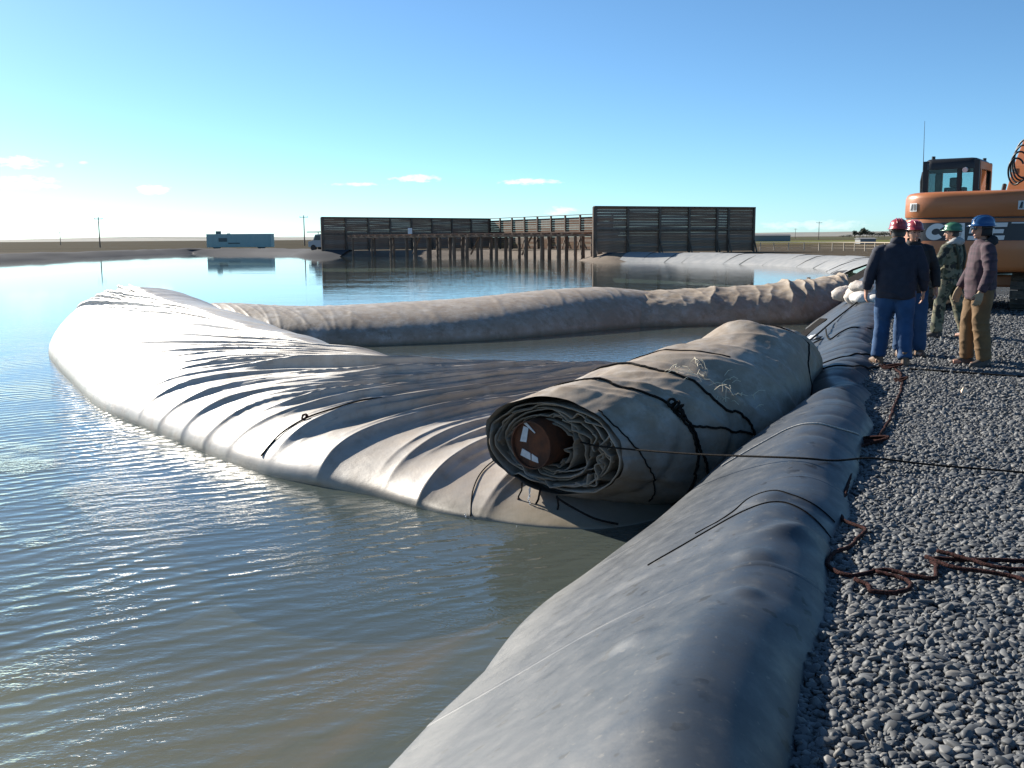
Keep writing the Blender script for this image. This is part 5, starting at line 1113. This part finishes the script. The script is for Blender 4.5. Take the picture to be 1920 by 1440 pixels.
def m_plaid():
    m = bpy.data.materials.new('plaid_cloth'); m.use_nodes = True; k = NT(m); b = k.n['Principled BSDF']; tc = k.n.new('ShaderNodeTexCoord'); s_ = k.sep(tc.outputs['Object'])
    def st(x, f): return k.range(k.math('SINE', k.math('MULTIPLY', x, f)), .3, .6)
    g = k.math('ADD', k.math('MULTIPLY', st(s_[2], 70), .5), k.math('MULTIPLY', st(k.math('ADD', s_[0], s_[1]), 70), .5))
    n = k.noise(tc.outputs['Object'], 9, 4); c = k.mix(g, (.070, .040, .052), (.035, .024, .033)); c = k.mix(k.range(n, .45, .75, 0, .5), c, (.085, .055, .058)); k.l.new(c, b.inputs['Base Color']); b.inputs['Roughness'].default_value = .9; return m
def m_camo():
    m = bpy.data.materials.new('camo_cloth'); m.use_nodes = True; k = NT(m); b = k.n['Principled BSDF']; tc = k.n.new('ShaderNodeTexCoord'); v = tc.outputs['Object']
    c = k.mix(k.range(k.noise(v, 7, 2), .50, .53), (.15, .15, .10), (.055, .060, .035)); c = k.mix(k.range(k.noise(k.mapping(v, loc=(5, 5, 5)), 8, 2), .55, .58), c, (.20, .17, .11)); c = k.mix(k.range(k.noise(k.mapping(v, loc=(9, 2, 5)), 9, 2), .57, .60), c, (.03, .03, .025))
    k.l.new(c, b.inputs['Base Color']); b.inputs['Roughness'].default_value = .9; return m
camo = m_camo()
D_, F_ = (0, .12, -1), (0, 1, 0)
# navy jacket, back to the camera
person((4.74, 12.42, 0), rad(-14), .995, 'person in navy jacket and bright blue jeans, red helmet, back turned', navy, denim, leather, redhat,
       [((-.31, -.02, 1.17), (-.345, .03, .93), (-.02, .15, -1), (1, .2, 0)), ((.31, -.02, 1.17), (.33, .07, .92), (.0, .18, -1), (-1, .2, 0))], [(-.16, .10, .0, .5), (.13, -.12, .0, -.25)], bulk=1.16, hem=.84, lean=.03)
person((5.30, 13.35, 0), rad(172), .99, 'person facing the camera in black jacket and dark jeans, dark red helmet', black, denim2, leather, redhat2,
       [((-.30, -.02, 1.17), (-.30, .06, .92), (0, .2, -1), (1, .2, 0)), ((.30, -.02, 1.17), (.32, .05, .92), (0, .2, -1), (-1, .2, 0))], [(-.13, .02, .0, .2), (.12, .0, .0, -.2)], hem=.86, turn=.12)
person((6.86, 15.75, 0), rad(38), .99, 'person in camouflage waders and green helmet, looking away to the left', camo, camo, dkleather, greenhat,
       [((-.29, .05, 1.17), (-.22, .24, 1.06), (.2, 1, .1), (1, 0, -.3)), ((.29, .02, 1.16), (.28, .15, .95), (0, .5, -1), (-1, .2, 0))], [(-.14, .12, .0, .3), (.15, -.20, .0, -.3)], gloves=mat('yellow_glove', (.42, .27, .07), .8), hem=.95, turn=.35, collar=False, hood=mat('grey_hood', (.34, .34, .33), .9), vest=mat('wader_strap', (.05, .055, .035), .8))
person((5.70, 12.25, 0), rad(84), 1.01, 'person in purple plaid jacket, tan trousers and blue helmet, facing left', m_plaid(), tan_, dkleather, bluehat,
       [((-.31, .0, 1.16), (-.31, .10, .91), (0, .22, -1), (1, .2, 0)), ((.31, .0, 1.16), (.29, .15, .93), (0, .3, -1), (-1, .2, 0))], [(-.12, -.05, .0, .25), (.12, .08, .0, -.2)], gloves=mat('tan_glove', (.34, .26, .17), .85), hem=.82, glasses=True, hood=black, long_hat=black, bulk=1.04, turn=.1)

# ------------------------------------------------------------------ ropes, cords and small things on the bank and gravel
def bz(t, s, lift):
    p = bp(t, s); return Vector((float(p[0]), float(p[1]), bank_z(*p)+lift))
def smooth_path(pts, n=8):
    P_ = crom(np.array([tuple(p) for p in pts]), (len(pts)-1)*n+1); return [Vector(p) for p in P_]
def rope(name, pts, r, m, label, cat='rope', n=8, jitter=0.0, group=None):
    P_ = smooth_path(pts, n)
    if jitter:
        rj = random.Random(len(label)); P_ = [p+Vector((rj.uniform(-1, 1), rj.uniform(-1, 1), 0))*jitter for p in P_]
    b = MB(); b.tube(P_, r, 7); o = b.build(name, m, smooth=True); tag(o, label, cat, group or 'ropes'); return o
def bank_rope(name, tsl, r, m, label, cat='rope', dens=5, jitter=0.0, lift=None):
    q = crom(np.array(tsl, float), (len(tsl)-1)*dens+1)
    return rope(name, [bz(t, s, r*.9 if lift is None else lift) for t, s in q], r, m, label, cat, 2, jitter)
rb_, rr_ = M['rope_black'], M['rope_red']
m0 = Vector(RA+rside*.50+rup*.06+ax*.02)
c1 = bz(3.62, -.36, .02)
rope('tow_rope', [m0+Vector((-.18, .10, .02)), m0, m0*.5+c1*.5+Vector((0, 0, -.015)), c1, bz(3.8, -.12, .02), Vector((*bp(4.15, .12), .10)), Vector((*bp(4.30, .5), .05)), Vector((*bp(4.32, 1.1), .035)), Vector((*bp(4.2, 2.4), .03))], .0072, rb_, 'taut black rope from the open roll across the bank to the right', n=10)
bank_rope('rope', [(9.35, -.62), (8.95, -.5), (8.75, -.25), (9.3, -.1), (9.9, .08), (9.84, .39), (9.68, .97), (9.3, 2.2)], .010, rb_, 'black rope from the roll tip past the boots to the right', lift=.025)
rope('rope', [bz(11.2, -1.05, .22), bz(14, -.95, .12), bz(17.2, -.85, .06), bz(19.6, -.45, .06)], .016, rb_, 'black rope along the far bank from roll to white sandbags')
rope('rope', [bz(15.6, -.88, .10), bz(14.2, -.78, .02), bz(13.1, -.66, .02), bz(13.7, -.54, .02), bz(14.0, -.37, .02), bz(14.8, -.1, .02)], .012, rb_, 'slack black rope loop on the bank beyond the roll')
bank_rope('rope', [(9.9, -.62), (9.96, -.35), (10.7, -.15), (11.2, .02)], .010, rb_, 'short black rope over the bank beside the navy jacket')
bank_rope('cord', [(4.45, -.95), (4.60, -.66), (4.70, -.49), (4.68, -.3), (4.74, -.15), (5.0, .0)], .006, M['rope_white'], 'pale cord stretched over the bank beside the roll', 'cord')
bank_rope('cord', [(2.15, -.98), (2.35, -.69), (2.49, -.51), (2.56, -.37), (2.51, -.23), (2.40, -.02)], .004, rb_, 'thin dark cord over the bank, nearest the camera', 'cord')
bank_rope('cord', [(2.45, -.78), (2.62, -.62), (2.79, -.53), (2.81, -.43), (2.72, -.25), (2.66, -.05)], .0035, rb_, 'thin dark cord over the bank just beyond the nearest one', 'cord')
def gp(pts, z=.035): return [Vector((x, y, z)) for x, y in pts]
rope('red_rope', gp([(4.62, 12.1), (4.45, 11.4), (4.30, 11.0), (4.22, 10.75), (3.95, 10.1), (3.55, 9.2), (3.15, 8.3), (2.92, 7.85), (2.86, 7.62), (2.66, 7.45), (2.52, 7.25), (2.44, 7.02)]), .013, rr_, 'red-brown rope lying on gravel below the boots', jitter=.008)
rope('red_rope', gp([(2.43, 6.95), (2.22, 6.45), (2.06, 6.05), (1.92, 5.70), (1.84, 5.42), (1.90, 5.25), (1.80, 5.08), (1.72, 4.95), (1.60, 4.84), (1.51, 4.64), (1.57, 4.50), (1.75, 4.58), (1.85, 4.50), (1.94, 4.46), (2.02, 4.62), (2.05, 4.74), (2.2, 4.72), (2.44, 4.70), (2.8, 4.6)]), .011, rr_, 'red-brown rope snaking along the bank edge then right over gravel', jitter=.004)
rope('red_rope', gp([(1.57, 4.44), (1.60, 4.36), (1.59, 4.28), (1.68, 4.26), (1.77, 4.31), (1.80, 4.42), (1.73, 4.52), (1.70, 4.56)], .04), .0105, rr_, 'red-brown rope loop on gravel close to the bank', jitter=.004)
rope('red_rope', gp([(2.02, 4.74), (2.08, 4.58), (2.20, 4.52), (2.30, 4.44), (2.36, 4.35), (2.5, 4.3), (2.7, 4.32)], .045), .011, rr_, 'lower red-brown rope strand at the right edge of the gravel', jitter=.004)
rope('red_rope', gp([(2.10, 4.80), (2.20, 4.66), (2.26, 4.56), (2.34, 4.52), (2.5, 4.48), (2.7, 4.42)], .055), .0105, rr_, 'middle red-brown rope strand at the right edge of the gravel', jitter=.004)
for i, (x, y, lab) in enumerate(((2.74, 7.55, 'dark red knot of rope on gravel beside the bank'), (4.20, 10.75, 'small red knot of rope on gravel near the boots'), (4.52, 11.9, 'red rope coil on gravel at the feet of the navy jacket'))):
    b = MB(); rj = random.Random(i)
    for q in range(5): b.tube([Vector((x+(.05+.010*q)*math.cos(a+q)*(1.2 if i != 1 else .6), y+(.055+.01*q)*math.sin(a+q*.7)*(1 if i != 1 else .6), .035+.010*q+.02*math.sin(a*1.5+q))) for a in np.linspace(0, 5.2, 22)], .010, 6)
    tag(b.build('rope_knot', rr_, smooth=True), lab, 'rope knot', 'ropes')
# ropes that hang from the open end of the roll and from the near tube
def hang(p0, p1, r, m, lab, tip=None):
    b = MB(); p0, p1 = Vector(p0), Vector(p1); b.tube([p0, p0*.6+p1*.4+Vector((.01, 0, 0)), p0*.25+p1*.75-Vector((.008, 0, 0)), p1], r, 7); o = b.build('hanging_rope', m, smooth=True); tag(o, lab, 'rope', 'ropes')
    if tip: b = MB(); b.tube([p1+Vector((0, 0, .03)), p1, p1-Vector((0, 0, .03))], [.012, .018, .010], 8); b.build('rope_end', tip, o, smooth=True)
def rm(a, b_, c=0.0): return Vector(RA+rside*a+rup*b_+ax*c)
hang(rm(-.30, -.34, -.02), rm(-.32, -.50, -.05), .007, rb_, 'short rope with red end hanging at left of the roll mouth', M['rust'])
hang(rm(-.10, -.36, -.03), rm(-.17, -.60, -.06), .009, rb_, 'dark rope hanging from the middle of the roll mouth into water')
hang(rm(.06, -.40, -.02), rm(.07, -.60, -.03), .008, rb_, 'short dark rope stub hanging right of the dripping water')
rope('rope', [rm(.06, -.41, -.03), rm(.20, -.47, -.02), rm(.42, -.54, .0), rm(.6, -.57, .06)], .009, rb_, 'dark rope curving along the underside of the roll mouth')
# water dripping from the mouth, with splash beads
mdrop = bpy.data.materials.new('water_drop'); mdrop.use_nodes = True; kk = NT(mdrop); bb = kk.n['Principled BSDF']; bb.inputs['Base Color'].default_value = (.9, .93, .95, 1); bb.inputs['Roughness'].default_value = .06; bb.inputs['Transmission Weight'].default_value = .55; bb.inputs['IOR'].default_value = 1.33
b = MB(); rj = random.Random(2); top = rm(-.20, -.37, -.05)
for i in range(26):
    z = top.z-(top.z-WZ)*(i/25)**1.0; r = rj.uniform(.004, .008); c = Vector((top.x+.02*math.sin(i*.5)*(i/25)+rj.uniform(-.006, .006), top.y-.05*(i/25), z)); b.tube([c+Vector((0, 0, r*1.6)), c+Vector((0, 0, r*.6)), c-Vector((0, 0, r*.6)), c-Vector((0, 0, r*1.4))], [r*.4, r, r, r*.4], 7)
for i in range(46):
    a = rj.uniform(0, 6.28); d = abs(rj.gauss(0, .17)); r = rj.uniform(.003, .008); c = Vector((top.x+.06+math.cos(a)*d*1.5, top.y-.06+math.sin(a)*d, WZ+rj.uniform(.004, .05))); b.tube([c+Vector((0, 0, r)), c, c-Vector((0, 0, r))], [r*.4, r, r*.4], 7)
tag(b.build('dripping_water', mdrop, smooth=True), 'beads of water dripping and splashing below the roll mouth', 'water', kind='stuff')
# rope and toggle on the near arm of the tube
def on_arm(u, vv, lift=.012):
    j = int(round(vv*V1*(NV-1))); i = int(np.argmin(np.abs(U_near[:, j]-u))); return Vector(P_near[i, j])+Vector(Nn_near[i, j])*lift
rope('rope', [on_arm(5.05, .08), on_arm(5.0, .16), on_arm(4.92, .26), on_arm(4.78, .34), on_arm(4.60, .42), on_arm(4.45, .48)], .009, rb_, 'thin dark rope with a knot on the flank of the near arm')
b = MB(); kq = on_arm(4.92, .26, .03)
for i in range(3): b.tube([kq+Vector((.03*math.cos(a+i), .02*math.sin(a), .025*math.sin(a*1.2+i))) for a in np.linspace(0, 5.5, 12)], .009, 6)
tag(b.build('rope_knot', M['rope_red'], smooth=True), 'small brown knot tied on the flank of the near arm', 'rope knot', 'ropes')
rope('rope', [on_arm(2.95, .06), on_arm(3.0, .14), on_arm(2.98, .24), on_arm(2.8, .36)], .006, rb_, 'thin dark cord on the tube just left of the roll mouth')
# straw tufts caught on the roll
mstraw = mat('straw', (.62, .56, .42), .8)
for i, (t0, a0, n_, lab) in enumerate(((.24, 1.15, 26, 'wisps of dry straw on top of the roll'), (.25, .75, 16, 'wisps of dry straw on the flank of the roll'), (.275, .42, 9, 'few straws caught by the lashing near the slack flap'))):
    b = MB(); rj = random.Random(i+20)
    for q in range(n_):
        p = roll_pt(t0+rj.uniform(-.045, .045), a0+rj.uniform(-.18, .18), .006); d = Vector((rj.uniform(-1, 1), rj.uniform(-1, 1), rj.uniform(-.1, .5))).normalized()*rj.uniform(.05, .16); b.tube([p, p+d*.5+Vector((0, 0, .02)), p+d], .0026, 5)
    tag(b.build('straw_tuft', mstraw), lab, 'straw', 'straw on the roll', kind='stuff')
# white sandbags on the bank, plastic scraps, boards on the far liner, an iron stub
msack = mat('white_sack', (.68, .66, .63), .85, color2=(.52, .49, .45), nscale=6, bump=.5, bscale=25, bdist=.02)
def sack(c, L, Wd, H, rz, lab, seed, m):
    b = MB(); c = Vector(c); R_ = Matrix.Rotation(rz, 3, 'Z'); rows_ = []
    for i in range(15):
        t = -1+2*i/14; k_ = max(.12, (1-abs(t)**3.2))**.5; rows_.append([c+R_ @ Vector((t*L/2, math.cos(a)*Wd/2*k_, H/2+math.sin(a)*H/2*k_)) for a in (2*math.pi*q/18 for q in range(18))])
    b.loft(rows_); o = b.build('sandbag', m, smooth=True); wrinkle(o.data, .035, 5, seed, (1, 1, 1.3)); tag(o, lab, 'sandbag', 'sandbags at the end of the sleeve')
msack2 = mat('dusty_sack', (.44, .39, .34), .9, color2=(.55, .50, .45), nscale=6, bump=.5, bscale=25, bdist=.02)
for i, (t, s_, dz, L, Wd, H, rz, lab, m) in enumerate(((19.6, -.42, .0, .62, .42, .26, .4, 'white sandbag nearest the blue jeans on the bank crest', msack), (20.9, -.55, .02, .66, .45, .28, -.3, 'dusty sandbag behind the front white one', msack2), (20.3, -.45, .24, .55, .40, .24, .9, 'dusty sandbag lying on top of the sandbag pile', msack2), (19.4, -.08, .0, .45, .34, .22, 1.2, 'small white sandbag beside the jeans knee', msack), (22.6, -.6, .0, .7, .5, .34, .2, 'farthest dusty sandbag against the sleeve end', msack2), (23.6, -.9, .1, .8, .5, .36, -.5, 'large dusty sandbag where sleeve meets the bank', msack2))):
    p = bz(t, s_, dz-.04); sack(p, L, Wd, H, rz+1.2, lab, i*3.3, m)
mplas = mat('white_plastic', (.75, .77, .78), .35)
for i, (t, s_, w, lab) in enumerate(((14.3, -1.12, .34, 'larger white plastic scrap on the bank beyond the roll'), (15.2, -1.35, .2, 'small white plastic scrap by the roll tip'))):
    c = bz(t, s_, .03); g = np.zeros((9, 9, 3))
    for a in range(9):
        for q in range(9): g[a, q] = (c.x+(a/8-.5)*w*1.3, c.y+(q/8-.5)*w*1.2, c.z+.06+.07*vnoise(a*.55+i*9, q*.55)+.03*vnoise(a*1.3, q*1.3+i*5)-(s_*0)+((a/8-.5)*w*.35))
    o = gridmesh('plastic_scrap', g, mplas); m_ = o.modifiers.new('t', 'SOLIDIFY'); m_.thickness = .006; tag(o, lab, 'plastic scrap')
for i, (t, s0, s1, dt, lab) in enumerate(((42, -1.7, -.35, 3.5, 'nearer dark board lying down the far bank slope'), (50, -2.1, -.35, 4.2, 'farther dark board lying down the far bank slope'))):
    b = MB(); b.beam(bz(t-dt*.5, s0, .10), bz(t+dt*.5, s1, .10), .55, .08); tag(b.build('board', M['dark_board']), lab, 'board', 'boards on the far bank')
b = MB(); b.beam(bz(17.6, -1.62, .05), bz(20.2, -1.2, .05), .16, .05); tag(b.build('board', M['dark_board']), 'dark board on the bank below the sandbags', 'board', 'boards on the far bank')
b = MB(); q = Vector((9.9, 33.6, -.9)); b.tube([q, q+Vector((0, 0, 1.15))], .06, 10); b.tube([q+Vector((-.14, 0, .95)), q+Vector((.14, 0, .95))], .035, 8); tag(b.build('iron_stub', M['timber'], auto=40), 'short dark iron stub standing in water behind the sleeve', 'post')
b = MB(); q = Vector((4.50, 9.9, .045)); b.add([q+Vector((-.03, -.02, 0)), q+Vector((.04, -.03, .01)), q+Vector((.03, .03, .03)), q+Vector((-.02, .02, .02)), q+Vector((0, 0, .06))], [(0, 1, 4), (1, 2, 4), (2, 3, 4), (3, 0, 4), (0, 3, 2, 1)]); tag(b.build('pale_stone', mat('pale_orange_stone', (.75, .52, .36), .6)), 'single pale orange stone on the grey gravel', 'stone')
